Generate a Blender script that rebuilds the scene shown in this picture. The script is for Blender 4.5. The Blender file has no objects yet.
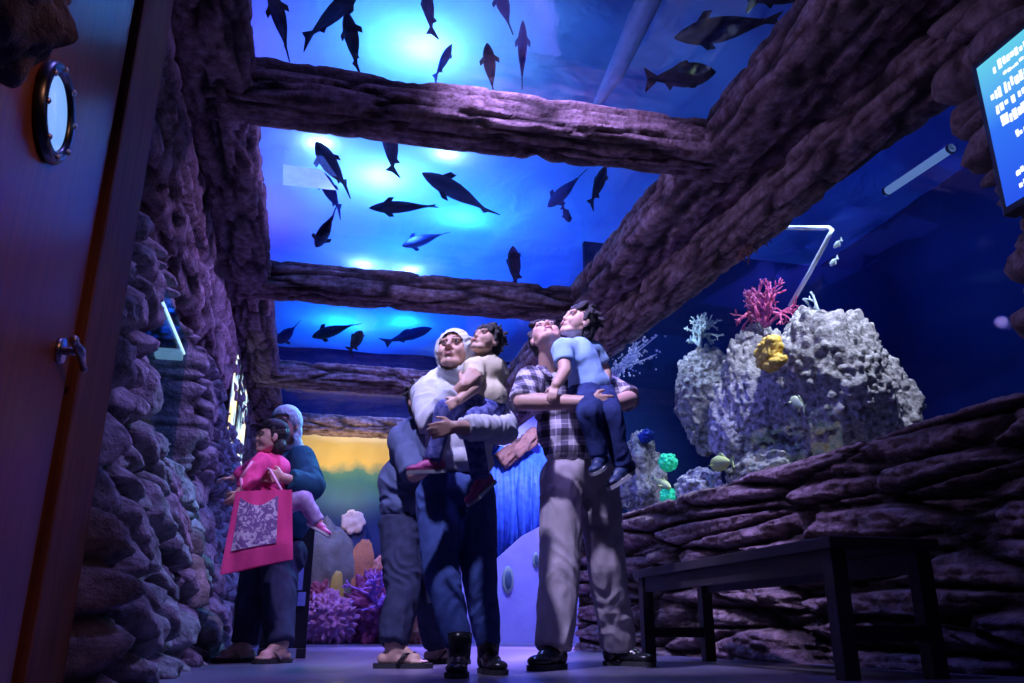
import bpy, bmesh, math, random
from mathutils import Vector, Matrix, noise
random.seed(7)
R = math.radians
V = Vector
SC = bpy.context.scene
COL = SC.collection

# ---------------------------------------------------------------- camera
F, CX, CY = 836.0, 512.0, 341.5
PITCH = math.atan(288.5 / F)
YAW = R(13.48)
H = 0.17

def ray(px, py):
    x = (px - CX) / F; y = -(py - CY) / F
    f = math.cos(PITCH) - y * math.sin(PITCH); u = math.sin(PITCH) + y * math.cos(PITCH)
    return V((x * math.cos(YAW) + f * math.sin(YAW), -x * math.sin(YAW) + f * math.cos(YAW), u))
def aty(px, py, y):
    r = ray(px, py); return V((0, 0, H)) + r * (y / r.y)
def atx(px, py, x):
    r = ray(px, py); return V((0, 0, H)) + r * (x / r.x)
def atz(px, py, z):
    r = ray(px, py); return V((0, 0, H)) + r * ((z - H) / r.z)
def ppm(p):          # metres covered by one pixel at the distance of p
    d = p.x * math.sin(YAW) + p.y * math.cos(YAW)
    return (d * math.cos(PITCH) + (p.z - H) * math.sin(PITCH)) / F

cam = bpy.data.cameras.new('camera'); co = bpy.data.objects.new('camera', cam); COL.objects.link(co)
cam.sensor_width = 36; cam.lens = 36 * F / 1024; cam.clip_start = 0.02; cam.clip_end = 100
co.location = (0, 0, H); co.rotation_euler = (R(90) + PITCH, 0, -YAW)
SC.camera = co

# ---------------------------------------------------------------- materials
MATS = {}
def newmat(name):
    m = bpy.data.materials.new(name); m.use_nodes = True
    nt = m.node_tree; nt.nodes.clear()
    return m, nt, nt.nodes, nt.links
def node(nt, typ, **kw):
    n = nt.nodes.new(typ)
    for k, v in kw.items():
        if k in n.inputs.keys(): n.inputs[k].default_value = v
        else: setattr(n, k, v)
    return n
def c4(c): return (c[0], c[1], c[2], 1)
def ramp(nt, stops):
    n = nt.nodes.new('ShaderNodeValToRGB'); e = n.color_ramp.elements
    e[0].position, e[0].color = stops[0][0], c4(stops[0][1])
    e[1].position, e[1].color = stops[-1][0], c4(stops[-1][1])
    for p, c in stops[1:-1]:
        x = e.new(p); x.color = c4(c)
    return n
def surf(name, c1, c2=None, scale=8, rough=.6, metal=0, bump=0, bscale=None, stretch=(1, 1, 1), detail=6, spec=.5, emit=None, estr=0, dist=.02, attr=None):
    """two-tone noise surface with optional bump"""
    if name in MATS: return MATS[name]
    m, nt, N, L = newmat(name)
    out = node(nt, 'ShaderNodeOutputMaterial'); b = node(nt, 'ShaderNodeBsdfPrincipled')
    b.inputs['Roughness'].default_value = rough; b.inputs['Metallic'].default_value = metal
    b.inputs['Specular IOR Level'].default_value = spec
    L.new(b.outputs[0], out.inputs[0])
    tc = node(nt, 'ShaderNodeTexCoord'); mp = node(nt, 'ShaderNodeMapping'); mp.inputs['Scale'].default_value = stretch
    L.new(tc.outputs['Object'], mp.inputs['Vector'])
    n = node(nt, 'ShaderNodeTexNoise', Scale=scale, Detail=detail, Roughness=.6); L.new(mp.outputs[0], n.inputs['Vector'])
    r = ramp(nt, [(.32, c1), (.68, c2 or tuple(x * .75 for x in c1))]); L.new(n.outputs[0], r.inputs[0])
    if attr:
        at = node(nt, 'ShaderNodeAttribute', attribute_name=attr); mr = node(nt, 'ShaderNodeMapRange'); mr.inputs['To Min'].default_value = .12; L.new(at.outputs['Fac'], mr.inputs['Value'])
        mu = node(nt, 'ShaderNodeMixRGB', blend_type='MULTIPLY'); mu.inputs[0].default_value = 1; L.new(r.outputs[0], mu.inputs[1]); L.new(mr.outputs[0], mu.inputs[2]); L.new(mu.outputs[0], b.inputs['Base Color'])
    else: L.new(r.outputs[0], b.inputs['Base Color'])
    if bump:
        n2 = node(nt, 'ShaderNodeTexNoise', Scale=bscale or scale * 4, Detail=8, Roughness=.65); L.new(mp.outputs[0], n2.inputs['Vector'])
        bp = node(nt, 'ShaderNodeBump', Strength=bump, Distance=dist); L.new(n2.outputs[0], bp.inputs['Height']); L.new(bp.outputs[0], b.inputs['Normal'])
    if emit:
        b.inputs['Emission Color'].default_value = c4(emit); b.inputs['Emission Strength'].default_value = estr
    MATS[name] = m
    return m
def emis(name, c, s):
    m, nt, N, L = newmat(name)
    out = node(nt, 'ShaderNodeOutputMaterial'); e = node(nt, 'ShaderNodeEmission', Strength=s); e.inputs[0].default_value = c4(c)
    L.new(e.outputs[0], out.inputs[0]); MATS[name] = m
    return m
def pane(name, tint, refl=1.0, ior=1.33, rough=.02):
    m, nt, N, L = newmat(name)
    out = node(nt, 'ShaderNodeOutputMaterial'); t = node(nt, 'ShaderNodeBsdfTransparent'); t.inputs[0].default_value = c4(tint)
    g = node(nt, 'ShaderNodeBsdfGlossy', Roughness=rough); g.inputs[0].default_value = (.8, .85, 1, 1)
    f = node(nt, 'ShaderNodeFresnel', IOR=ior); mx = node(nt, 'ShaderNodeMixShader')
    ml = node(nt, 'ShaderNodeMath', operation='MULTIPLY'); ml.inputs[1].default_value = refl
    L.new(f.outputs[0], ml.inputs[0]); L.new(ml.outputs[0], mx.inputs[0]); L.new(t.outputs[0], mx.inputs[1]); L.new(g.outputs[0], mx.inputs[2])
    L.new(mx.outputs[0], out.inputs[0]); MATS[name] = m
    return m

# ---------------------------------------------------------------- mesh building
class MB:
    def __init__(s): s.v = []; s.f = []; s.mi = []; s.cur = 0
    def add(s, vs, fs):
        o = len(s.v); s.v += [V(p) for p in vs]
        for f in fs: s.f.append(tuple(i + o for i in f)); s.mi.append(s.cur)
        return s
    def box(s, a, b, M=None):
        (x0, y0, z0), (x1, y1, z1) = a, b
        vs = [V(p) for p in ((x0,y0,z0),(x1,y0,z0),(x1,y1,z0),(x0,y1,z0),(x0,y0,z1),(x1,y0,z1),(x1,y1,z1),(x0,y1,z1))]
        if M: vs = [M @ p for p in vs]
        return s.add(vs, [(3,2,1,0),(4,5,6,7),(0,1,5,4),(1,2,6,5),(2,3,7,6),(3,0,4,7)])
    def cbox(s, a, b, c=.006, M=None):
        """box with chamfered edges"""
        bm = bmesh.new(); bmesh.ops.create_cube(bm, size=1)
        sz = V(b) - V(a); ce = (V(a) + V(b)) / 2
        for v in bm.verts: v.co = V((v.co.x * sz.x, v.co.y * sz.y, v.co.z * sz.z)) + ce
        bmesh.ops.bevel(bm, geom=bm.edges[:], offset=c, segments=2, affect='EDGES', profile=.6)
        bm.verts.index_update()
        vs = [(M @ v.co) if M else v.co.copy() for v in bm.verts]; fs = [[v.index for v in f.verts] for f in bm.faces]; bm.free()
        return s.add(vs, fs)
    def ell(s, c, r, rot=None, n=16, m=10):
        c = V(c); r = (r, r, r) if not hasattr(r, '__len__') else r
        vs = []; fs = []
        for i in range(m + 1):
            t = math.pi * i / m
            for j in range(n):
                a = 2 * math.pi * j / n
                p = V((r[0] * math.sin(t) * math.cos(a), r[1] * math.sin(t) * math.sin(a), r[2] * math.cos(t)))
                if rot: p = rot @ p
                vs.append(c + p)
        for i in range(m):
            for j in range(n):
                k = (j + 1) % n
                fs.append((i*n+j, (i+1)*n+j, (i+1)*n+k, i*n+k))
        return s.add(vs, fs)
    def tube(s, pts, rs, n=12, caps=True, flat=1.0, up=None):
        """tube along points with a radius per point; flat squeezes the second axis"""
        pts = [V(p) for p in pts]
        if not hasattr(rs, '__len__'): rs = [rs] * len(pts)
        vs = []; fs = []; prev = None
        for i, p in enumerate(pts):
            d = (pts[min(i+1, len(pts)-1)] - pts[max(i-1, 0)])
            if d.length < 1e-9: d = V((0,0,1))
            d.normalize()
            if prev is None:
                u = V(up) if up else (V((0,0,1)) if abs(d.z) < .9 else V((1,0,0)))
                a = d.cross(u).normalized()
            else:
                a = (prev - d * prev.dot(d)); a = a.normalized() if a.length > 1e-6 else d.orthogonal().normalized()
            prev = a; b = a.cross(d)
            for j in range(n):
                t = 2 * math.pi * j / n
                vs.append(p + a * (rs[i] * math.cos(t)) + b * (rs[i] * flat * math.sin(t)))
        for i in range(len(pts) - 1):
            for j in range(n):
                k = (j + 1) % n
                fs.append((i*n+j, i*n+k, (i+1)*n+k, (i+1)*n+j))
        if caps:
            fs.append(tuple(range(n))[::-1]); fs.append(tuple((len(pts)-1)*n + j for j in range(n)))
        return s.add(vs, fs)
    def cap(s, p0, r0, p1, r1, n=14):
        """tapered capsule"""
        p0, p1 = V(p0), V(p1)
        s.tube([p0, p1], [r0, r1], n); s.ell(p0, r0, n=n, m=8); s.ell(p1, r1, n=n, m=8)
        return s
    def chain(s, pr):
        for (a, ra), (b, rb) in zip(pr, pr[1:]): s.cap(a, ra, b, rb)
        return s
    def grid(s, fn, nu, nv, wrap=False):
        vs = [fn(i / (nu if wrap else nu - 1), j / (nv - 1)) for j in range(nv) for i in range(nu)]
        fs = []
        for j in range(nv - 1):
            for i in range(nu if wrap else nu - 1):
                k = (i + 1) % nu
                fs.append((j*nu+i, j*nu+k, (j+1)*nu+k, (j+1)*nu+i))
        return s.add(vs, fs)
    def mesh(s, name, mats, org=V((0,0,0)), smooth=True):
        me = bpy.data.meshes.new(name)
        me.from_pydata([tuple(p - org) for p in s.v], [], s.f)
        for m in (mats if isinstance(mats, (list, tuple)) else [mats]): me.materials.append(m)
        for p, k in zip(me.polygons, s.mi): p.material_index = k; p.use_smooth = smooth
        if getattr(s, 'att', None):
            a = me.attributes.new('crevice', 'FLOAT', 'POINT'); a.data.foreach_set('value', s.att)
        me.update()
        return me
    def build(s, name, mats, parent=None, smooth=True, sharp=None, bevel=0):
        org = ORG.get(parent.name, V((0,0,0))) if parent else V((0,0,0))
        if parent is None and s.v and not hasattr(s, 'keep'):
            mn = V([min(p[i] for p in s.v) for i in range(3)]); mx = V([max(p[i] for p in s.v) for i in range(3)])
            org = V(((mn.x+mx.x)/2, (mn.y+mx.y)/2, mn.z))
        me = s.mesh(name, mats, org, smooth)
        return link(name, me, parent, org, sharp)
ORG = {}
def link(name, me, parent, org, sharp=None):
    o = bpy.data.objects.new(name, me); COL.objects.link(o)
    ORG[o.name] = org.copy()
    if parent: o.parent = parent
    else: o.location = org
    if sharp:
        bm = bmesh.new(); bm.from_mesh(me)
        for e in bm.edges:
            if len(e.link_faces) == 2 and e.calc_face_angle(0) > R(sharp): e.smooth = False
        bm.to_mesh(me); bm.free()
    return o
def tag(o, label=None, cat=None, group=None, kind=None):
    for k, v in (('label', label), ('category', cat), ('group', group), ('kind', kind)):
        if v: o[k] = v
    return o
def thing(name, loc, label, cat, group=None):
    o = bpy.data.objects.new(name, None); COL.objects.link(o); o.location = loc; o.empty_display_size = .1
    ORG[o.name] = V(loc)
    return tag(o, label, cat, group)
def struct(o, label=None): return tag(o, label, kind='structure')

def remesh(mb, voxel, smooth=4, fold=0, fscale=(14, 14, 5), keep=None):
    """fuse overlapping shapes into one continuous surface"""
    me = mb.mesh('tmp', [], V((0,0,0)))
    o = bpy.data.objects.new('tmp', me); COL.objects.link(o)
    md = o.modifiers.new('r', 'REMESH'); md.mode = 'VOXEL'; md.voxel_size = voxel
    dg = bpy.context.evaluated_depsgraph_get()
    me2 = bpy.data.meshes.new_from_object(o.evaluated_get(dg))
    bpy.data.objects.remove(o); bpy.data.meshes.remove(me)
    bm = bmesh.new(); bm.from_mesh(me2); bpy.data.meshes.remove(me2)
    for _ in range(smooth): bmesh.ops.smooth_vert(bm, verts=bm.verts, factor=.5, use_axis_x=True, use_axis_y=True, use_axis_z=True)
    if fold:
        bm.normal_update()
        for v in bm.verts:
            p = V((v.co.x * fscale[0], v.co.y * fscale[1], v.co.z * fscale[2]))
            q = noise.noise(p + V((0, 0, 3 * noise.noise(p * .4))))
            k = (1 - abs(q) * 2.2) * fold + noise.noise(p * 2.3) * fold * .4
            v.co += v.normal * k
    bm.verts.index_update()
    out = MB(); out.add([v.co.copy() for v in bm.verts], [[v.index for v in f.verts] for f in bm.faces]); bm.free()
    return out

def fbm(p, o=4): return noise.fractal(p, 1.0, 2.0, o)
def vor(p):
    d, pts = noise.voronoi(p)
    return d[0], d[1], pts[0]
def sstep(a, b, x):
    t = max(0, min(1, (x - a) / (b - a))); return t * t * (3 - 2 * t)

# ---------------------------------------------------------------- palette
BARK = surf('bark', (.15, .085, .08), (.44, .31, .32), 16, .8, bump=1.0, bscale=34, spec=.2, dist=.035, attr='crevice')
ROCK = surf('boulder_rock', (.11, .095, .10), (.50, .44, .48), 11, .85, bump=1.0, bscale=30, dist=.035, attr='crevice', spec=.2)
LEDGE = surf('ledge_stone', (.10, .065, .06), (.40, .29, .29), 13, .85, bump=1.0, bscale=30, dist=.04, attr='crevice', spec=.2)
REEF = surf('reef_rock', (.09, .085, .085), (.72, .66, .62), 22, .9, bump=1, bscale=55, spec=.1, dist=.03)
FLOOR = surf('floor_boards', (.20, .18, .26), (.11, .10, .16), 1.5, .3, bump=.12, bscale=18, stretch=(1, .25, 1))
DOORW = surf('varnished_door', (.26, .085, .035), (.15, .05, .022), 6, .3, spec=.10, bump=.05, bscale=9, stretch=(1, 6, .5))
POSTW = surf('post_wood', (.24, .085, .04), (.12, .042, .022), 5, .6, spec=.08, bump=.15, bscale=14, stretch=(8, 8, .6))
DARKW = surf('dark_bench_wood', (.014, .010, .014), (.03, .022, .028), 6, .55, bump=.2, stretch=(3, 1, 3))
METAL = surf('dark_metal', (.05, .05, .06), (.09, .09, .11), 20, .3, 1)
BRASS = surf('worn_steel', (.5, .47, .5), (.35, .33, .36), 20, .3, 1)
SKIN = surf('skin', (.62, .38, .30), (.56, .33, .26), 12, .5, bump=.05)
SKIN2 = surf('child_skin', (.66, .42, .33), (.60, .36, .28), 12, .5, bump=.05)
HAIR = surf('black_hair', (.012, .010, .014), (.03, .025, .03), 60, .45, bump=.6, bscale=120)
EYEW = surf('eye_white', (.42, .38, .38), (.38, .35, .35), 10, .45, spec=.2)
EYED = surf('iris', (.015, .01, .01), (.02, .012, .01), 10, .15)
LIP = surf('lips', (.38, .14, .14), (.32, .11, .11), 20, .45)
FISH = surf('dark_fish', (.004, .005, .014), (.010, .012, .03), 20, .7, spec=.08)
FISHB = surf('blue_fish', (.015, .03, .16), (.02, .05, .22), 20, .8, spec=.05)
FISHF = surf('faint_fish', (.02, .09, .35), (.03, .12, .42), 20, .9, spec=0)

# ================================================================ the setting
ZB, ZG = 2.80, 3.03                 # underside of the beams, glass of the overhead tank
def xw(y): return 2.72 - .0556 * (y - 2.64)     # face of the right-hand wall

def log_mesh(p0, p1, a, b, seed, amp=.03, step=.028, n=56, pw=3.6):
    """bark-textured concrete log: rounded-square section, long cracks and plates"""
    p0, p1 = V(p0), V(p1); d = (p1 - p0); Ln = d.length; d.normalize()
    side = V((d.y, -d.x, 0)).normalized() if abs(d.z) < .9 else V((1,0,0)); up = side.cross(d)
    nl = max(4, int(Ln / step)); so = V((seed * 7.3, seed * 3.1, seed * 1.7))
    att = []
    def fn(i, j):
        t = 2 * math.pi * i; s = j * Ln
        c, sn = math.cos(t), math.sin(t)
        rr = (abs(c) ** pw + abs(sn) ** pw) ** (-1 / pw)
        q = V((c * rr * a, sn * rr * b, s))
        w = V((q.x * 8.5, q.y * 8.5, s * 1.15)) + so
        w2 = w + V((noise.noise(w * 1.1), noise.noise(w * 1.1 + V((9,0,0))), .5 * noise.noise(w * .9 + V((0,9,0))))) * .42
        d1, d2, _ = vor(w2)
        crack = sstep(.0, .17, d2 - d1)
        w3 = V((q.x * 22, q.y * 22, s * 3.4)) + so
        e1, e2, _ = vor(w3)
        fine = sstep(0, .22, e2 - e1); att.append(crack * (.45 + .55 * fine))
        h = amp * (crack - 1) * 1.7 + amp * .6 * (fine - 1) + amp * .6 * fbm(V((q.x * 3, q.y * 3, s * 1.2)) + so) * .5
        k = 1 + h / max(.05, math.hypot(q.x, q.y))
        return p0 + side * (q.x * k) + up * (q.y * k) + d * s
    m = MB(); m.grid(fn, n, nl, wrap=True)
    m.f.append(tuple(range(n))[::-1]); m.f.append(tuple((nl-1)*n + j for j in range(n))); m.mi += [0, 0]
    m.mi = [0] * len(m.f); m.att = att
    return m
def log(name, p0, p1, a, b, seed, label, amp=.03, **kw):
    m = log_mesh(p0, p1, a, b, seed, amp, **kw); m.mi = [0] * len(m.f)
    return struct(m.build(name, BARK), label)

# floor
fl = MB(); fl.box((-1.4, -1.5, -.08), (4.0, 12.5, 0)); struct(fl.build('floor', FLOOR, smooth=False), 'smooth dark floor washed in violet blue light')

# cross beams and side rails of the overhead tank
for i, y in enumerate((4.06, 6.72, 9.5, 11.95)):
    log('ceiling_beam', (-.7, y, 2.93), (2.35, y - .02, 2.93), .17, .14, 3 + i,
        ['nearest bark textured cross beam under the overhead tank', 'second bark textured cross beam just above the man in plaid',
         'third cross beam behind the head of the woman in a pale headscarf', 'farthest cross beam just above the yellow mural'][i], amp=.021, pw=5)
log('ceiling_rail_left', (-.66, .6, 2.95), (-.66, 12.3, 2.95), .21, .155, 21, 'rough log rail edging the overhead tank on the left', amp=.024)
log('ceiling_rail_left', (-1.00, 1.6, 2.47), (-1.00, 12.3, 2.47), .25, .39, 22, 'thick bark log running below the left rail above the stone wall', amp=.045, n=56)
log('ceiling_rail_right', (2.42, .5, 2.95), (2.42, 12.3, 2.95), .32, .155, 23, 'rough log rail edging the overhead tank on the right', amp=.02, pw=7)
log('ceiling_rail_right', (xw(.5) + .05, .5, 2.77), (xw(12.3) + .05, 12.3, 2.77), .16, .20, 24, 'lower log rail above the glass of the big side tank', amp=.02, pw=6)

# stone walls
def smin(a, b): return min(a, b)
def wall_left_pt(i, j):
    y = 2.66 + i * 9.64; z = -.03 + j * 2.4
    base = -.46 - .27 * sstep(0, 1.2, z) - .10 * max(0, z - 1.2) - .35 * (1 - sstep(2.66, 2.82, y)) - .3 * sstep(1.95, 2.15, z)
    pil = sstep(1.05, 1.3, z) * sstep(5.4, 5.6, y)
    # boulders below, flat ledges on the pillar
    w = V((.3, y * 3.8, z * 5.2)); w += V((0, noise.noise(w * .7), noise.noise(w * .7 + V((5,5,5))))) * .5
    d1, d2, c = vor(w); f = sstep(0, .42, d2 - d1)
    lump = .115 * f - .10 + .04 * noise.noise(c * 3.7)
    w2 = V((.7, y * 1.6, z * 8.5)) + V((0, 0, .5 * noise.noise(V((0, y * 2, z * 2)))))
    e1, e2, c2 = vor(w2); ledge = .085 * sstep(0, .3, e2 - e1) - .06 + .03 * noise.noise(c2 * 2.9)
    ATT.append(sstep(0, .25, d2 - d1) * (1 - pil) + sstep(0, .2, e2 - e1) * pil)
    x = base + lump * (1 - pil) + ledge * pil + .02 * fbm(V((1, y * 9, z * 9)))
    x += .05 * pil + .012 * noise.noise(V((2, y * 24, z * 24)))
    # recess of the small tank
    rc = sstep(4.10, 4.16, y) * (1 - sstep(5.46, 5.52, y)) * sstep(1.06, 1.10, z) * (1 - sstep(1.90, 1.95, z))
    x = x * (1 - rc) + (-1.5) * rc
    return V((x, y, z))
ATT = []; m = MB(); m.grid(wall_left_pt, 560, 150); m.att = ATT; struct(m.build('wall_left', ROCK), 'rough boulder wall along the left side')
def wall_right_pt(i, j):
    y = 1.2 + i * 6.4; t = j * 1.75
    zt = 1.07
    wv = t if t < zt else zt + (t - zt) * .7
    w = V((2.2, y * 1.05, wv * 7.4 - .25 * y)); w += V((0, .6 * noise.noise(w * .6), .55 * noise.noise(w * .5 + V((3,1,7)))))
    d1, d2, c = vor(w); f = sstep(0, .34, d2 - d1)
    e1, e2, _ = vor(w * 2.3 + V((4, 4, 4)))
    h = .10 * f - .08 + .06 * noise.noise(c * 3.1) + .018 * sstep(0, .3, e2 - e1) + .028 * fbm(V((y * 13, wv * 20, 3)))
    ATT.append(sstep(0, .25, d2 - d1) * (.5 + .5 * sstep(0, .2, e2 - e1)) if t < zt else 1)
    if t < zt: return V((xw(y) - h, y, t - .02))
    g = t - zt; r = sstep(0, .06, g)
    return V((xw(y) - h * (1 - r) + max(0, g - .02) * 1.0, y, zt - .02 + .035 * r + h * .25 * r))
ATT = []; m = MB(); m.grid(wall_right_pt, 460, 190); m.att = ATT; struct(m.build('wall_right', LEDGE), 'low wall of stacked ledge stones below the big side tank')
# return of the low wall at its far end
def ret_pt(i, j):
    x = xw(7.6) + i * 1.6; z = -.02 + j * 3.0
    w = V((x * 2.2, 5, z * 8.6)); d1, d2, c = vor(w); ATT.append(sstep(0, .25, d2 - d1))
    return V((x, 7.6 + .08 * sstep(0, .34, d2 - d1) + .05 * noise.noise(c * 3), z))
ATT = []; m = MB(); m.grid(ret_pt, 90, 150); m.att = ATT; struct(m.build('wall_return', LEDGE), 'far stone end of the big side tank')
# stone pillar by the monitor
def pil_pt(i, j):
    t = 2 * math.pi * i; z = .95 + j * 2.3
    c, s = math.cos(t), math.sin(t); rr = (abs(c)**5 + abs(s)**5) ** (-.2)
    x, y = .33 * c * rr, .62 * s * rr
    w = V((x * 2.0, y * 2.0, z * 7.2)); w += V((0, 0, .4 * noise.noise(w * .5)))
    d1, d2, cc = vor(w)
    h = .17 * sstep(0, .4, d2 - d1) - .08 + .09 * noise.noise(cc * 3.3) + .02 * fbm(V((x * 12, y * 12, z * 14)))
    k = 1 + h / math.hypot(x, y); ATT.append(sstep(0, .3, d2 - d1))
    return V((2.92 + x * k, 1.88 + y * k + .16 * sstep(1.5, 2.6, z), z))
ATT = []; m = MB(); m.grid(pil_pt, 150, 170, wrap=True); m.att = ATT; struct(m.build('stone_pillar', LEDGE), 'rough stacked stone pillar behind the wall monitor')

# glazing
G1 = pane('tank_pane_clear', (.93, .96, 1), .13)
G2 = pane('tank_pane_blue', (.80, .87, 1), .045)
G3 = pane('small_pane', (.6, .8, .85), .2)
m = MB(); m.box((-.66, .5, ZG), (2.33, 12.2, ZG + .05)); struct(m.build('ceiling', G1, smooth=False), 'clear glass ceiling under the overhead fish tank')
def quad_slab(a, b, c, d, t):
    m = MB(); m.add([a, b, c, d] + [V(p) + V(t) for p in (a, b, c, d)], [(0,1,2,3),(7,6,5,4),(0,4,5,1),(1,5,6,2),(2,6,7,3),(3,7,4,0)]); return m
m = quad_slab((xw(1.2)+.10, 1.2, 1.04), (xw(7.5)+.10, 7.5, 1.04), (xw(7.5)+.10, 7.5, 2.75), (xw(1.2)+.10, 1.2, 2.75), (.04, 0, 0))
struct(m.build('window_1', G2, smooth=False), 'big glass pane of the side tank with the coral rocks')
m = MB(); m.box((-.86, 4.12, 1.08), (-.85, 5.50, 1.93)); struct(m.build('window_2', G3, smooth=False), 'dark glass of the small tank in the left wall')

# shell of the water
def wmat(name, c1, c2, sc): return surf(name, c1, c2, sc, .8, spec=.05)
TW = wmat('tank_wall_blue', (.012, .03, .11), (.02, .05, .17), .7)
TWD = wmat('tank_wall_navy', (.012, .03, .14), (.02, .05, .2), .8)
m = MB(); m.box((6.2, .4, .6), (6.3, 13.7, 4.7)); struct(m.build('wall_tank_right', TW, smooth=False), 'deep blue back wall of the big tank')
m = MB(); m.box((-1.8, .4, 2.9), (-1.7, 13.7, 4.7)); struct(m.build('wall_tank_left', TWD, smooth=False))
m = MB(); m.box((-1.8, 13.6, 2.6), (6.3, 13.7, 4.7)); struct(m.build('wall_tank_far', TWD, smooth=False))
m = MB(); m.box((xw(7.5)+.12, 7.50, .6), (6.3, 7.56, 4.0)); struct(m.build('wall_tank_end', TW, smooth=False), 'blue far end of the side tank')
m = MB(); m.box((-1.8, .3, 2.9), (6.3, .4, 4.7)); struct(m.build('wall_tank_near', TWD, smooth=False))
SAND = surf('tank_gravel', (.28, .26, .28), (.16, .15, .18), 30, .9, bump=.8)
m = MB()
m.grid(lambda i, j: V((2.75 + i * 3.5, .9 + j * 6.8, .88 + .05 * fbm(V((i * 9, j * 14, 2))))), 60, 100); struct(m.build('floor_tank', SAND), 'gravel bed of the big side tank')

# water surface: a rippled translucent sheet lit from above by the tank lamps
mm, nt, N, L = newmat('water_sheet')
out = node(nt, 'ShaderNodeOutputMaterial'); tr = node(nt, 'ShaderNodeBsdfTranslucent'); gl = node(nt, 'ShaderNodeBsdfDiffuse')
tc = node(nt, 'ShaderNodeTexCoord'); nz = node(nt, 'ShaderNodeTexNoise', Scale=.7, Detail=3, Roughness=.5, Distortion=.3); L.new(tc.outputs['Object'], nz.inputs['Vector'])
rp = ramp(nt, [(.25, (.22, .45, .95)), (.75, (.40, .68, 1))]); L.new(nz.outputs[0], rp.inputs[0]); L.new(rp.outputs[0], tr.inputs[0])
gl.inputs[0].default_value = (.02, .05, .2, 1)
n2 = node(nt, 'ShaderNodeTexNoise', Scale=2.2, Detail=4, Distortion=1.2); L.new(tc.outputs['Object'], n2.inputs['Vector'])
bp = node(nt, 'ShaderNodeBump', Strength=.10, Distance=.25); L.new(n2.outputs[0], bp.inputs['Height']); L.new(bp.outputs[0], tr.inputs['Normal'])
ad = node(nt, 'ShaderNodeAddShader'); L.new(tr.outputs[0], ad.inputs[0]); L.new(gl.outputs[0], ad.inputs[1]); L.new(ad.outputs[0], out.inputs[0])
def wat(i, j):
    x = -1.7 + i * 7.9; y = .4 + j * 13.2
    return V((x, y, 4.6 + .05 * fbm(V((x * .9, y * .9, 1)))))
m = MB(); m.grid(wat, 80, 130); ws = m.build('water_surface', mm); struct(ws, 'rippling lit surface of the overhead tank water')

# end of the passage
mm, nt, N, L = newmat('mural_paint')
out = node(nt, 'ShaderNodeOutputMaterial'); b = node(nt, 'ShaderNodeBsdfPrincipled'); b.inputs['Roughness'].default_value = .7
tc = node(nt, 'ShaderNodeTexCoord'); sp = node(nt, 'ShaderNodeSeparateXYZ'); L.new(tc.outputs['Object'], sp.inputs[0])
nz = node(nt, 'ShaderNodeTexNoise', Scale=2.5, Detail=6); L.new(tc.outputs['Object'], nz.inputs['Vector'])
ma = node(nt, 'ShaderNodeMath', operation='MULTIPLY_ADD'); ma.inputs[1].default_value = .5; L.new(nz.outputs[0], ma.inputs[0]); L.new(sp.outputs['Z'], ma.inputs[2])
mr = node(nt, 'ShaderNodeMapRange'); mr.inputs['From Min'].default_value = .2; mr.inputs['From Max'].default_value = 3.2; L.new(ma.outputs[0], mr.inputs['Value'])
rp = ramp(nt, [(0, (.07, .02, .08)), (.3, (.04, .02, .09)), (.48, (.012, .03, .12)), (.62, (.008, .05, .11)), (.75, (.012, .11, .14)), (.80, (.05, .18, .14)), (.845, (.75, .52, .12)), (1, (.98, .78, .25))])
L.new(mr.outputs[0], rp.inputs[0]); L.new(rp.outputs[0], b.inputs['Base Color']); L.new(b.outputs[0], out.inputs[0])
m = MB(); m.box((-1.2, 12.3, 0), (2.2, 12.4, 3.0)); mw = m.build('wall_end_mural', mm, smooth=False); struct(mw, 'end wall painted as a reef under a yellow glow')
LAV = surf('lavender_plaster', (.42, .40, .80), (.32, .30, .72), 3, .6, bump=.1)
m = MB(); m.box((2.2, 12.3, 0), (4.1, 12.4, 3.9)); struct(m.build('wall_end_recess', LAV, smooth=False), 'lavender lit end wall of the recess')
m = MB(); m.box((4.0, 7.75, 0), (4.1, 12.3, 3.9)); struct(m.build('wall_recess_side', LAV, smooth=False))

# door, post and lintel on the left
dr = thing('door_1', (-.64, 1.7, 0), 'varnished brown door with a round porthole, left edge of the picture', 'door'); dr['kind'] = 'structure'; del dr['category']
m = MB(); m.cbox((-.70, 1.0, 0.0), (-.64, 2.30, 2.5), .004); m.build('door_leaf', DOORW, dr, smooth=False)
pc = V((-.63, 1.815, 1.275))
def ring(c, R0, r, n=40, k=10, sx=1.0):
    m = MB()
    def fn(i, j):
        a = 2 * math.pi * i; b2 = 2 * math.pi * j
        return V((c.x + r * math.sin(b2) * sx, c.y + (R0 + r * math.cos(b2)) * math.cos(a), c.z + (R0 + r * math.cos(b2)) * math.sin(a)))
    return m.grid(fn, n, k, wrap=True)
pr = ring(pc, .100, .017).build('porthole_ring', METAL, dr)
m = MB()
for k in range(8):
    a = k * math.pi / 4 + .3; m.ell((pc.x + .016, pc.y + .1 * math.cos(a), pc.z + .1 * math.sin(a)), .008, n=8, m=6)
m.build('bolt_heads', BRASS, pr)
PG = surf('porthole_glass', (.25, .45, .95), (.55, .8, 1), 6, .08, emit=(.2, .45, 1), estr=.9)  # blue glow put into the glass itself; the pane is no lamp
m = MB(); m.tube([pc + V((-.012, 0, 0)), pc + V((.004, 0, 0))], [.092, .092], 32); m.build('porthole_pane', PG, dr)
hd = MB(); hc = V((-.64, 2.19, .83)); hd.tube([hc + V((-.005, 0, 0)), hc + V((.012, 0, 0))], .032, 20); hd.tube([hc, hc + V((.045, 0, 0))], .011, 12)
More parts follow.
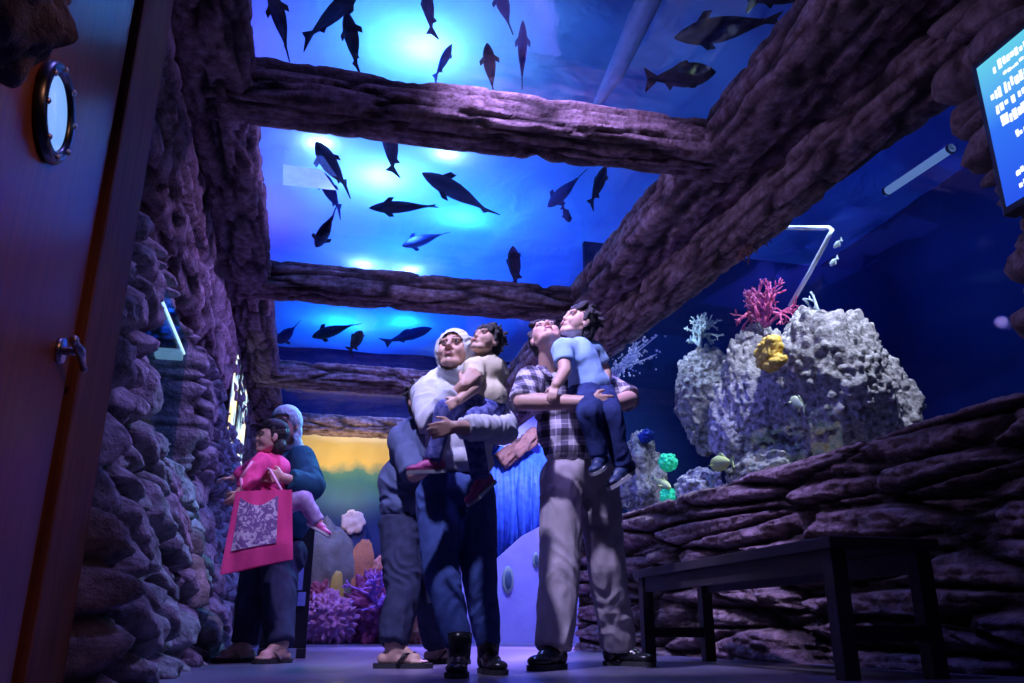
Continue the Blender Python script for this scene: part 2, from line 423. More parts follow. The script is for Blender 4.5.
hd.tube([hc + V((.045, -.045, .012)), hc + V((.05, 0, 0)), hc + V((.045, .07, -.02))], [.009, .014, .007], 12)
hd.ell(hc + V((.045, -.05, .014)), .012); hd.ell(hc + V((.045, .075, -.022)), .010)
hd.build('door_handle', BRASS, dr)
m = MB(); m.cbox((-.78, 2.33, 0), (-.62, 2.70, 2.6), .015); struct(m.build('trim_1', POSTW, smooth=False, sharp=30), 'brown wooden door post beside the boulder wall')
m = MB(); m.box((-.80, .3, 0), (-.72, 2.72, 3.0)); struct(m.build('wall_door_side', DARKW, smooth=False))
def lump(c, r, seed, amp=.18, fine=.06, rot=None, n=64, k=44, pits=5.0):
    m = MB(); so = V((seed * 3.3, seed * 1.9, seed * 5.1)); r = V(r); c = V(c)
    def fn(i, j):
        a = 2 * math.pi * i; t = math.pi * j
        u = V((math.sin(t) * math.cos(a), math.sin(t) * math.sin(a), math.cos(t)))
        p = V((u.x * r.x, u.y * r.y, u.z * r.z)); q = p * pits + so
        d1, d2, _ = vor(q + V((noise.noise(q * 1.3), noise.noise(q * 1.3 + V((7,7,7))), 0)) * .35)
        s = 1 + amp * fbm(u * 1.6 + so) + fine * (sstep(0, .5, d2 - d1) - .5) + fine * .5 * noise.noise(q * 2.5)
        p *= s
        return c + (rot @ p if rot else p)
    return m.grid(fn, n, k, wrap=True)
lc = atx(-14, 30, -.5)
m = lump(lc + V((0, -.04, .06)), (.10, .105, .16), 4, .25, .14, pits=9, n=70, k=50); m.att = [1.0] * len(m.v); struct(m.build('stone_lintel', ROCK), 'lumpy rock overhanging the porthole door')

# ================================================================ bench, monitor, small tank light, info panel, painted sign reflection
bx0, bx1, by0, by1, bz = 1.89, 2.32, 2.82, 4.74, .50
bn = thing('bench', ((bx0+bx1)/2, (by0+by1)/2, 0), 'long dark wooden bench with square legs along the ledge stone wall', 'bench')
m = MB(); m.cbox((bx0-.02, by0-.03, bz-.045), (bx1+.02, by1+.03, bz), .006); m.build('seat', DARKW, bn, smooth=False)
for y in (by0, by1):
    for x in (bx0, bx1):
        m = MB(); s = .032; sx = s if x == bx0 else -s; sy = s if y == by0 else -s
        m.cbox((x + sx - s, y + sy - s, 0), (x + sx + s, y + sy + s, bz-.045), .004); m.build('leg', DARKW, bn, smooth=False)
    m = MB(); yy = y + (.032 if y == by0 else -.032)
    m.cbox((bx0+.06, yy-.018, .13), (bx1-.06, yy+.018, .185), .004); m.build('stretcher', DARKW, bn, smooth=False)
m = MB(); m.cbox((bx0+.01, by0+.06, bz-.125), (bx0+.035, by1-.06, bz-.045), .003); m.build('apron', DARKW, bn, smooth=False)
m = MB(); m.cbox((bx1-.035, by0+.06, bz-.125), (bx1-.01, by1-.06, bz-.045), .003); m.build('apron', DARKW, bn, smooth=False)

# monitor on the pillar
mo = thing('wall_monitor', (2.46, 1.8, 1.65), 'flat screen monitor with white lettering on blue, on the stone pillar', 'monitor')
m = MB(); m.cbox((2.44, 1.22, 1.63), (2.50, 2.30, 2.30), .008); m.build('frame', surf('black_plastic', (.01, .01, .012), (.014, .014, .016), 10, .35), mo, smooth=False)
mm, nt, N, L = newmat('screen_blue')
out = node(nt, 'ShaderNodeOutputMaterial'); e = node(nt, 'ShaderNodeEmission', Strength=1.1)
tc = node(nt, 'ShaderNodeTexCoord'); sp = node(nt, 'ShaderNodeSeparateXYZ'); L.new(tc.outputs['Object'], sp.inputs[0])
mr = node(nt, 'ShaderNodeMapRange'); mr.inputs['From Min'].default_value = 0; mr.inputs['From Max'].default_value = .65; L.new(sp.outputs['Z'], mr.inputs['Value'])
rp = ramp(nt, [(0, (.02, .08, .75)), (.5, (.03, .16, .85)), (.8, (.1, .45, .8)), (1, (.12, .6, .75))]); L.new(mr.outputs[0], rp.inputs[0]); L.new(rp.outputs[0], e.inputs[0]); L.new(e.outputs[0], out.inputs[0])
m = MB(); m.box((2.436, 1.25, 1.66), (2.441, 2.272, 2.272)); scr = m.build('screen', mm, mo, smooth=False)
TXT = emis('screen_lettering', (.85, .92, 1), 1.3)
# rows of small lettering, too blurred to read: built as broken strokes
m = MB(); rr = random.Random(3)
rows = [(2.215, .040, 2.20), (2.165, .018, 2.16), (2.105, .050, 2.235), (2.045, .036, 2.225), (1.985, .048, 2.215), (1.905, .030, 2.165), (1.84, .036, 2.10), (1.76, .036, 2.20), (1.71, .026, 2.2)]
for z, hh, y0 in rows:
    y = y0
    while y > 1.30:
        w = rr.uniform(.010, .022)
        for k in range(rr.randint(2, 3)):
            zz = z + rr.uniform(-.25, .25) * hh
            m.box((2.433, y - w, zz - hh * rr.uniform(.18, .34)), (2.4362, y - rr.uniform(0, .3) * w, zz + hh * rr.uniform(.15, .34)))
        y -= w + rr.choice((.003, .003, .004, .014))
m.build('lettering', TXT, scr, smooth=False)

# strip light on top of the small tank
SL = emis('strip_glow', (.55, .75, 1), 1.6)
tl = thing('tank_light', (-.87, 4.8, 1.75), 'thin pale strip light along the top of the small wall tank', 'light')
m = MB(); m.box((-.862, 4.10, 1.838), (-.850, 5.44, 1.85)); m.build('front_strip', SL, tl, smooth=False)
m = MB(); m.cbox((-1.02, 5.36, 1.795), (-.86, 5.44, 1.85), .005); m.build('end_block', emis('end_glow', (.45, .62, .95), .6), tl, smooth=False)
ft = thing('tank_filter', (-1.1, 5.3, 1.3), 'pair of small pale fittings under the strip light of the wall tank', 'filter')
for y in (5.05, 5.25):
    m = MB(); m.cbox((-1.15, y - .03, 1.60), (-1.08, y + .03, 1.66), .006); m.build('fitting', surf('pale_plastic', (.4, .45, .6), None, 5, .4), ft, smooth=False)
# backlit panel further down the left wall
ip = thing('information_panel', (-.80, 8.8, 1.85), 'narrow backlit white panel with dark blots on the left wall beyond the stone pier', 'panel')
m = MB(); m.cbox((-.84, 7.75, 1.80), (-.78, 9.75, 2.72), .01); m.build('frame', surf('panel_frame', (.05, .04, .04), None, 9, .5), ip, smooth=False)
mm, nt, N, L = newmat('panel_picture')
out = node(nt, 'ShaderNodeOutputMaterial'); e = node(nt, 'ShaderNodeEmission', Strength=1.5)
tc = node(nt, 'ShaderNodeTexCoord'); nz = node(nt, 'ShaderNodeTexNoise', Scale=3.4, Detail=4); L.new(tc.outputs['Object'], nz.inputs['Vector'])
rp = ramp(nt, [(.36, (.05, .09, .16)), (.46, (.35, .55, .65)), (.52, (.8, .9, 1)), (.62, (1, .8, .35))]); L.new(nz.outputs[0], rp.inputs[0]); L.new(rp.outputs[0], e.inputs[0]); L.new(e.outputs[0], out.inputs[0])
m = MB(); m.box((-.782, 7.83, 1.87), (-.772, 9.68, 2.65)); m.build('backlit_sheet', mm, ip, smooth=False)
m = MB(); m.box((-.772, 8.35, 1.87), (-.76, 8.47, 2.65)); m.build('mullion', METAL, ip, smooth=False)
# glowing sheet painted in as a sign's reflection in the ceiling glass
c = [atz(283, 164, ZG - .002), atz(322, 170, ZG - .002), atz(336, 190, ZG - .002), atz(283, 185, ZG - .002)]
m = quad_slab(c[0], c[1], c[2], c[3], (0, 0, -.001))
tag(m.build('sign_reflection', surf('reflection_sheet', (.35, .55, .95), (.12, .3, .75), 9, .5, emit=(.3, .55, 1), estr=.8), smooth=False), 'pale blue sign reflection on the glass ceiling beside a dark fish', 'sign_reflection')

# ================================================================ fish
def fish(h, t, z, wpx, mat, label, roll=0, bend=0, z2=None, tailw=1.0, group='dark fish in the overhead tank', conv=None):
    conv = conv or (lambda p, zz: atz(p[0], p[1], zz))
    A = conv(h, z); B = conv(t, z2 or z); ln = (B - A).length; d = (A - B).normalized()
    wd = 1.15 * wpx * ppm((A + B) / 2)                         # full body width
    upv = V((0, 0, 1)); s = d.cross(upv).normalized(); u = s.cross(d)
    q = Matrix.Rotation(R(roll), 3, d); s = q @ s; u = q @ u
    mid = (A + B) / 2
    root = thing('fish', mid, label, 'fish', group)
    def P(x, y, zz):     # x 0 nose .. 1 tail tip, y sideways, zz up
        off = bend * ln * (x * x - x * .2)
        return A - d * (x * ln) + s * (y + off) + u * zz
    prof = [(0, .05), (.04, .28), (.1, .55), (.2, .85), (.32, 1), (.45, .97), (.58, .78), (.7, .5), (.8, .27), (.86, .2)]
    m = MB(); n = 14
    vs = []; fs = []
    for x, k in prof:
        for j in range(n):
            a = 2 * math.pi * j / n
            vs.append(P(x, math.cos(a) * k * wd * .42, math.sin(a) * k * wd * .5))
    for i in range(len(prof) - 1):
        for j in range(n):
            k2 = (j + 1) % n; fs.append((i*n+j, i*n+k2, (i+1)*n+k2, (i+1)*n+j))
    fs.append(tuple(range(n))[::-1]); fs.append(tuple((len(prof)-1)*n + j for j in range(n)))
    m.add(vs, fs); m.build('body', mat, root)
    def fin(name, pts):
        m = MB(); th = .004
        vs = [p + nrm * th for p, nrm in pts] + [p - nrm * th for p, nrm in pts]; k = len(pts)
        m.add(vs, [tuple(range(k)), tuple(range(2*k-1, k-1, -1))] + [(i, (i+1) % k, k + (i+1) % k, k + i) for i in range(k)])
        m.build(name, mat, root, smooth=False)
    w = wd * tailw
    fin('tail_fin', [(P(.82, 0, wd * .13), s), (P(.93, 0, w * .42), s), (P(1.0, 0, w * .62), s), (P(.95, 0, w * .05), s), (P(1.0, 0, -w * .62), s), (P(.93, 0, -w * .42), s), (P(.82, 0, -wd * .13), s)])
    fin('dorsal_fin', [(P(.34, 0, wd * .44), s), (P(.40, 0, wd * .68), s), (P(.50, 0, wd * .6), s), (P(.64, 0, wd * .30), s)])
    fin('anal_fin', [(P(.58, 0, -wd * .33), s), (P(.64, 0, -wd * .62), s), (P(.72, 0, -wd * .2), s)])
    for sg in (-1, 1):
        fin('pectoral_fin', [(P(.22, sg * wd * .34, -wd * .1), u), (P(.30, sg * wd * .66, -wd * .14), u), (P(.38, sg * wd * .64, -wd * .14), u), (P(.33, sg * wd * .36, -wd * .1), u)])
    return root
fs = [
 ((268, -14), (294, 52), 3.7, 15, FISH, 'thick dark fish with bent tail in the top left corner of the overhead tank', 20, .10),
 ((362, -14), (303, 42), 3.8, 16, FISH, 'long dark fish slanting beside the thick bent one, top left', 10, 0),
 ((346, 11), (359, 70), 3.6, 15, FISH, 'dark fish hanging nose up just over the nearest beam, left of the big white glow', 30, .03),
 ((424, -14), (434, 34), 3.5, 11, FISH, 'slim dark fish in front of the big white glow near the picture top', 60, .06),
 ((497, -16), (510, 28), 4.1, 14, FISHB, 'blurred blue fish at the picture top right of the big white glow', 20, .0),
 ((487, 43), (493, 91), 3.6, 13, FISH, 'dark fish with a side fin over the nearest beam, right of the big white glow', 10, .0),
 ((523, 20), (522, 84), 4.2, 10, FISHB, 'faint narrow blue fish beside the dark one over the nearest beam', 0, .0),
 ((674, 38), (782, 18), 3.8, 26, FISH, 'big black fish upper of the two in the dark right part of the overhead tank', 70, .0),
 ((716, 72), (644, 80), 3.7, 22, FISH, 'big black fish lower of the two in the dark right part of the overhead tank', 70, .0),
 ((815, -10), (745, 4), 3.7, 14, FISH, 'black fish cut by the picture top above the two big black fish', 60, .0),
 ((316, 142), (345, 190), 3.6, 17, FISH, 'fat dark fish in front of the white burst beside the pale sign reflection', 15, -.05),
 ((322, 172), (338, 212), 4.1, 13, FISHB, 'dim blue fish half hidden behind the fat dark one', 0, -.05),
 ((316, 247), (335, 212), 3.7, 13, FISH, 'small dark fish nose down left of the level long fish', 10, .0),
 ((390, 128), (393, 174), 3.7, 13, FISH, 'dark fish hanging tail down from under the nearest beam', 60, .0),
 ((422, 173), (493, 210), 3.7, 18, FISH, 'large dark fish with raised fin beside the cyan glow between the first two beams', 65, .05),
 ((369, 208), (437, 206), 3.8, 13, FISH, 'long level dark fish with notched tail left of the cyan glow', 70, .0),
 ((402, 246), (446, 233), 4.3, 12, FISHF, 'faint pale blue fish under the long level dark fish', 60, .0),
 ((548, 207), (582, 174), 4.0, 13, FISHB, 'dark blue fish slanting beside the right rail between the first two beams', 40, .0),
 ((570, 222), (562, 205), 4.0, 7, FISHB, 'tiny blue fish under the slanting dark blue fish', 20, .0),
 ((513, 246), (516, 288), 3.8, 12, FISH, 'dark fish rising above the second beam near the right rail', 60, .0),
 ((606, 166), (590, 206), 4.0, 10, FISH, 'slim black fish against the right rail below the nearest beam', 30, .0),
 ((312, 337), (356, 324), 3.9, 12, FISH, 'dark fish swimming left between the second and third beams', 70, .0),
 ((362, 331), (349, 352), 3.9, 10, FISH, 'stubby dark fish tilted down next to the left swimming one', 40, .0),
 ((432, 328), (383, 343), 4.2, 10, FISHB, 'blue fish swimming right behind the woman in the pale headscarf', 60, .0),
 ((278, 342), (296, 326), 3.9, 12, FISHB, 'dark fish half hidden by the left rail between second and third beams', 30, .0),
 ((452, 44), (434, 80), 4.3, 8, FISHF, 'pale cyan fish fading into the big white glow', 20, .0),
]
for a in fs: fish(*a)
# pale pipe in the overhead water
m = MB(); m.tube([atz(652, -8, 4.1), atz(616, 72, 4.1), atz(596, 106, 4.1)], [.085, .07, .03], 14)
tag(m.build('water_pipe', surf('pale_blue_pipe', (.30, .52, .80), (.2, .4, .66), 9, .5)), 'pale blue pipe slanting in the overhead tank over the right end of the nearest beam', 'pipe')

# ================================================================ side tank: reef
def onx(p, x): return atx(p[0], p[1], x)
def reef(px, py, X, rx, rz, ry, seed, label, amp=.2, rot=None, fine=.075, pits=13):
    c = atx(px, py, X); k = ppm(c)
    m = lump(c, (ry, rx * k * 1.12, rz * k), seed, amp, fine, rot, n=170, k=110, pits=pits)
    return tag(m.build('reef_rock', REEF), label, 'rock', 'reef rocks in the side tank')
reef(828, 382, 3.55, 54, 76, .42, 1, 'largest pale pitted rock in the side tank, below the white bent reflection', .16)
reef(766, 395, 3.45, 34, 70, .34, 2, 'middle pitted rock under the pink branching coral', .16)
reef(707, 398, 3.40, 27, 52, .30, 3, 'leftmost tall pitted rock below the pale branching coral', .16)
reef(738, 424, 3.25, 22, 44, .22, 4, 'narrow low rock between the leftmost and middle tall rocks', .2)
reef(770, 474, 3.3, 60, 24, .25, 5, 'low pale rubble rock along the stone sill under the tall rocks', .25)
reef(878, 408, 3.95, 28, 56, .3, 6, 'shadowy rock behind the right flank of the largest rock', .2)
reef(642, 480, 2.9, 20, 44, .22, 7, 'brown rock at the far left end of the side tank behind the father in plaid', .25)
reef(700, 490, 3.12, 26, 20, .18, 9, 'small white crusted rock right of the green corals', .3)

def coral(name, base, up, ln, depth, spread, r, mat, label, seed, cat='coral', facing=None, n0=4, flat=.35):
    rr = random.Random(seed); m = MB()
    def grow(p, d, l, rad, k):
        q = p + d * l; m.tube([p, (p + q) / 2 + V((rr.uniform(-1,1), rr.uniform(-1,1), rr.uniform(-1,1))) * l * .08, q], [rad, rad * .85, rad * .72], 7)
        m.ell(q, rad * .8, n=8, m=6)
        if k == 0: return
        for _ in range(rr.choice((2, 2, 3))):
            e = V((rr.gauss(0, 1) * flat, rr.gauss(0, 1), rr.gauss(0, .8))) * spread + d
            grow(q, e.normalized(), l * rr.uniform(.62, .9), rad * .74, k - 1)
    for i in range(n0):
        e = (V(up) + V((rr.gauss(0, .4) * flat, rr.gauss(0, .7), rr.gauss(0, .3)))).normalized()
        grow(V(base), e, ln, r, depth)
    o = m.build(name, mat); return tag(o, label, cat)
PINK = surf('pink_coral', (.62, .10, .22), (.45, .06, .18), 20, .6, bump=.3)
PALEC = surf('pale_coral', (.55, .66, .60), (.3, .42, .42), 25, .7, bump=.4)
YEL = surf('yellow_coral', (.95, .62, .08), (.8, .48, .05), 22, .6, bump=.4)
GRN = surf('green_coral', (.02, .75, .32), (.02, .5, .22), 60, .6, bump=.6, emit=(.01, .6, .25), estr=.3)
ORG_ = surf('rusty_coral', (.35, .16, .10), (.2, .09, .08), 25, .7, bump=.4)
coral('branching_coral', atx(765, 326, 3.35), (0, .1, 1), .115, 4, .8, .019, PINK, 'pink branching coral on top of the middle rock', 5, n0=9)
coral('branching_coral', atx(700, 346, 3.30), (0, 0, 1), .095, 4, .7, .020, PALEC, 'pale greenish branching coral above the leftmost tall rock', 8, n0=6)
coral('branching_coral', atx(752, 236, 2.74), (0, .1, -1), .06, 4, .8, .015, ORG_, 'rusty hanging coral just below the lower right rail', 11, n0=5)
coral('branching_coral', atx(818, 312, 3.45), (0, .3, 1), .08, 2, .5, .014, PALEC, 'thin pale twig coral on the top of the largest rock', 14, n0=2)
coral('branching_coral', atx(712, 488, 2.95), (0, 0, 1), .04, 2, .9, .014, PALEC, 'small white coral on the crusted rock beside the green corals', 17, n0=4)
fb, ft_ = atx(600, 384, 2.72), atx(664, 330, 2.72); m = MB(); rr = random.Random(21); dv = ft_ - fb
for k in range(9):
    e = fb + dv * rr.uniform(.5, 1) + V((rr.uniform(-.05, .08), 0, rr.uniform(-.16, .12))); m.tube([fb, (fb + e) / 2 + V((0, 0, rr.uniform(-.04, .04))), e], [.012, .009, .004], 6)
    for q in range(34):
        t = rr.uniform(.15, 1); p = fb * (1 - t) + e * t + V((rr.gauss(0, .03), rr.gauss(0, .04), rr.gauss(0, .035))); m.ell(p, rr.uniform(.006, .013), n=6, m=4)
tag(m.build('feather_coral', surf('speckled_coral', (.75, .78, .9), (.45, .48, .62), 40, .7)), 'speckled feathery coral spray under the rail right of the plaid father', 'coral')
# yellow anemone: ruffled lobes
c = atx(783, 355, 3.02); m = MB(); rr = random.Random(5)
for k in range(26):
    a = rr.uniform(0, 6.28); b2 = rr.uniform(0, 1); q = c + V((-.10 + .04 * rr.random(), math.cos(a) * .12 * b2, math.sin(a) * .105 * b2))
    m.ell(q, (.05, .034, .030), n=10, m=7)
m2 = remesh(m, .009, 1, .014, (38, 38, 38)); tag(m2.build('anemone', YEL), 'bright yellow lobed coral on the face of the largest rock', 'coral')
def ball(px, py, X, rp, label, seed):
    c = atx(px, py, X); r = rp * ppm(c); m = MB(); rr = random.Random(seed)
    m.ell(c, r * .82)
    for k in range(70):
        u = V((rr.gauss(0,1), rr.gauss(0,1), rr.gauss(0,1))).normalized(); m.ell(c + u * r * .82, r * .2, n=8, m=6)
    tag(m.build('round_coral', GRN), label, 'coral', 'green knobbly corals')
ball(668, 462, 2.92, 10, 'upper of the two glowing green knobbly corals', 2)
ball(668, 496, 2.88, 9, 'lower of the two glowing green knobbly corals on the stone sill', 3)
m = lump(atx(646, 436, 2.9), (.06, .07, .06), 12, .2, .3, pits=30); tag(m.build('round_coral', surf('blue_coral', (.02, .08, .5), (.02, .05, .35), 30, .7)), 'dim blue tufted coral above the brown rock at the far end', 'coral')
YF = surf('yellow_fish', (.52, .58, .20), (.4, .45, .14), 20, .5)
cx = lambda X: (lambda p, zz: atx(p[0], p[1], X))
fish((711, 465), (734, 461), 0, 14, YF, 'olive yellow fish over the rubble rock in the side tank', 0, 0, None, .6, 'yellow fish in the side tank', cx(2.98))
fish((671, 488), (652, 478), 0, 8, YF, 'small yellow striped fish between the two green corals', 0, 0, None, .8, 'yellow fish in the side tank', cx(2.86))
fish((791, 398), (806, 409), 0, 10, YF, 'small yellow fish in front of the largest rock', 0, 0, None, .8, 'yellow fish in the side tank', cx(2.95))
# bent white tube and glowing rod, modelled in place of reflections in the glass
WH = surf('white_reflection', (.72, .85, .85), (.6, .75, .78), 14, .5)
pp = [atx(770, 227, 3.5), atx(802, 228, 3.5), atx(829, 228, 3.5), atx(832, 230, 3.5), atx(829, 236, 3.5), atx(810, 272, 3.5), atx(790, 306, 3.5)]
m = MB(); m.tube(pp, .017, 10); tag(m.build('pipe_reflection', WH), 'thin white pipe reflection bent over the largest rock in the side tank', 'pipe')
TUBE_REFL = emis('reflection_glow', (.25, .42, .85), .55)
tt = thing('tube_reflection', atx(918, 170, 4.6), 'dim reflection of a tube light high in the side tank left of the stone pillar', 'light')
a, b2 = atx(886, 192, 4.6), atx(952, 148, 4.6); m = MB(); m.tube([a, b2], .035, 12); m.build('tube', TUBE_REFL, tt)
for p, q in ((a, a + (b2 - a) * .03), (b2, b2 + (a - b2) * .03)):
    m = MB(); m.tube([p, q], .042, 12); m.build('reflection_end', METAL, tt)
# white shell bits on the wall behind the rocks
for i, (px, py) in enumerate(((797, 203), (786, 213), (700, 283), (694, 290), (838, 244), (834, 262))):
    fish((px - 4, py + 4), (px + 4, py - 5), 0, 5, PALEC, ['tiny white fish highest under the lower right rail', 'tiny white fish just below the highest one under the rail', 'tiny white fish above the pale branching coral',
        'second tiny white fish beside the one above the pale branching coral', 'tiny pale fish right of the bend of the white reflection', 'tiny pale fish below the first one right of the white reflection'][i], 0, 0, None, .8, 'tiny pale fish in the side tank', cx(3.7))
# ================================================================ end scenery
def ony(px, py, y): return aty(px, py, y)
TAN = surf('tan_rock', (.20, .20, .17), (.11, .12, .12), 6, .8, bump=.6)
m = lump(ony(325, 578, 11.9), (.42, .25, .75), 41, .2, .05, pits=3); tag(m.build('scenery_rock', TAN), 'tall tan boulder in front of the reef mural', 'rock')
def flower(px, py, y, r, mat, label, k=7):
    c = ony(px, py, y); m = MB()
    m.ell(c, (r * .4, r * .3, r * .4))
    for i in range(k):
        a = 2 * math.pi * i / k; m.ell(c + V((math.cos(a) * r * .62, 0, math.sin(a) * r * .62)), (r * .38, r * .2, r * .38), n=12, m=8)
    tag(remesh(m, .025, 1, .012, (18, 18, 18)).build('flower_coral', mat), label, 'coral')
CRM = surf('cream_coral', (.85, .72, .52), (.65, .5, .38), 20, .7)
flower(353, 522, 12.0, .18, CRM, 'cream flower shaped coral in the middle of the reef mural')
flower(383, 566, 11.6, .15, surf('peach_coral', (.75, .38, .25), (.5, .2, .2), 14, .7), 'peach flower coral behind the knee of the man in dark jeans')
m = lump(ony(358, 578, 11.8), (.19, .07, .52), 43, .12, .05, rot=Matrix.Rotation(R(8), 3, 'Y'), pits=4); tag(m.build('sponge', surf('orange_sponge', (.62, .26, .10), (.42, .16, .08), 8, .7, bump=.4)), 'upright orange brown leaf shaped sponge before the mural', 'sponge')
m = lump(ony(336, 596, 11.6), (.10, .05, .32), 44, .1, .05, pits=4); tag(m.build('sponge', surf('yellow_sponge', (.55, .45, .08), (.4, .3, .06), 8, .7)), 'small yellow green leaf shaped sponge beside the pink coral mound', 'sponge')
PNK2 = surf('lilac_coral', (.62, .30, .52), (.35, .12, .34), 14, .7, bump=.8, bscale=24)
m = lump(ony(330, 620, 11.5), (.36, .3, .33), 45, .12, .25, n=110, k=70, pits=12); tag(m.build('brain_coral', PNK2), 'lilac pink brain coral mound on the floor beside the dark stand', 'coral')
m = lump(ony(322, 598, 11.75), (.28, .2, .22), 46, .2, .25, n=90, k=60, pits=12); tag(m.build('brain_coral', surf('red_coral', (.35, .08, .12), (.2, .04, .10), 14, .7)), 'dark red coral lump behind the lilac mound', 'coral')
m = lump(ony(382, 608, 11.6), (.42, .25, .5), 47, .3, .25, n=110, k=70, pits=9); tag(m.build('brain_coral', surf('wine_coral', (.28, .05, .20), (.16, .03, .14), 10, .7)), 'wine red coral mound on the floor behind the man in dark jeans', 'coral')
coral('branching_coral', ony(378, 608, 11.2), (0, 0, 1), .2, 3, .7, .03, surf('violet_coral', (.45, .2, .7), (.3, .1, .5), 14, .6), 'violet branching coral against the wine red mound', 33, n0=5, flat=1.5)
m = lump(ony(408, 628, 11.2), (.22, .2, .3), 48, .3, .2, pits=8); tag(m.build('scenery_rock', surf('rust_rock', (.45, .18, .07), (.22, .08, .06), 10, .7)), 'rust coloured rock between the legs of the man in dark jeans', 'rock')
m = lump(ony(347, 556, 12.1), (.35, .1, .42), 49, .25, .1, pits=5); tag(m.build('scenery_rock', surf('navy_rock', (.02, .05, .18), (.02, .03, .1), 8, .8)), 'dark blue rock silhouette under the cream flower coral', 'rock')
# pale board with shell ornaments, fringed blue cloth and driftwood in the recess
bp_ = [ony(488, 568, 11.9), ony(500, 556, 11.9), ony(522, 536, 11.9), ony(548, 522, 11.9)]
pts = [V((p.x, 11.9, p.z)) for p in bp_]
x0, x1 = pts[0].x, pts[-1].x + .25
m = MB(); poly = [V((x0, 11.9, 0))] + pts + [V((x1, 11.9, pts[-1].z)), V((x1, 11.9, 0))]
n = len(poly); m.add(poly + [p + V((0, .06, 0)) for p in poly], [tuple(range(n)), tuple(range(2*n-1, n-1, -1))] + [(i, n+i, n+(i+1) % n, (i+1) % n) for i in range(n)])
bd = thing('scenery_board', V(((x0+x1)/2, 11.93, 0)), 'pale lavender board with slanted top standing at the end of the passage', 'board')
m.build('panel', LAV, bd, smooth=False)
def shell(px, py, rw, rh, name):
    c = ony(px, py, 11.88); m = MB(); m.ell(c, (rw, .03, rh), n=24, m=16); o = m.build(name, surf('shell_green', (.22, .34, .30), (.35, .42, .36), 14, .5), bd)
    m = MB(); m.ell(c + V((0, -.02, 0)), (rw * .6, .03, rh * .68), n=20, m=12); m.build('shell_centre', surf('shell_dark', (.08, .14, .22), None, 14, .5), o)
shell(508, 580, .085, .19, 'shell_ornament'); shell(536, 560, .05, .11, 'shell_ornament')
m = MB(); rr = random.Random(9)
CL = surf('blue_fringe', (.03, .10, .55), (.06, .2, .75), 12, .6)
for k in range(46):
    px = 490 + k * 1.25; top = ony(px, 452 + rr.uniform(-6, 8), 12.1); b0 = ony(px + rr.uniform(-3, 3), 545 + rr.uniform(-25, 22), 12.05)
    m.tube([top, (top + b0) / 2 + V((rr.uniform(-.06, .06), rr.uniform(-.08, .05), 0)), b0], [.05, .065, .03], 7)
tag(m.build('fringed_cloth', CL), 'blue fringed cloth hanging behind the pale lavender board', 'cloth', kind='stuff')
m = log_mesh(ony(500, 462, 11.95), ony(540, 432, 11.95), .10, .14, 77, .05, n=24); m.mi = [0] * len(m.f)
tag(m.build('driftwood', surf('driftwood_brown', (.30, .13, .08), (.16, .07, .05), 8, .8)), 'brown driftwood piece on top of the blue fringed cloth', 'driftwood')

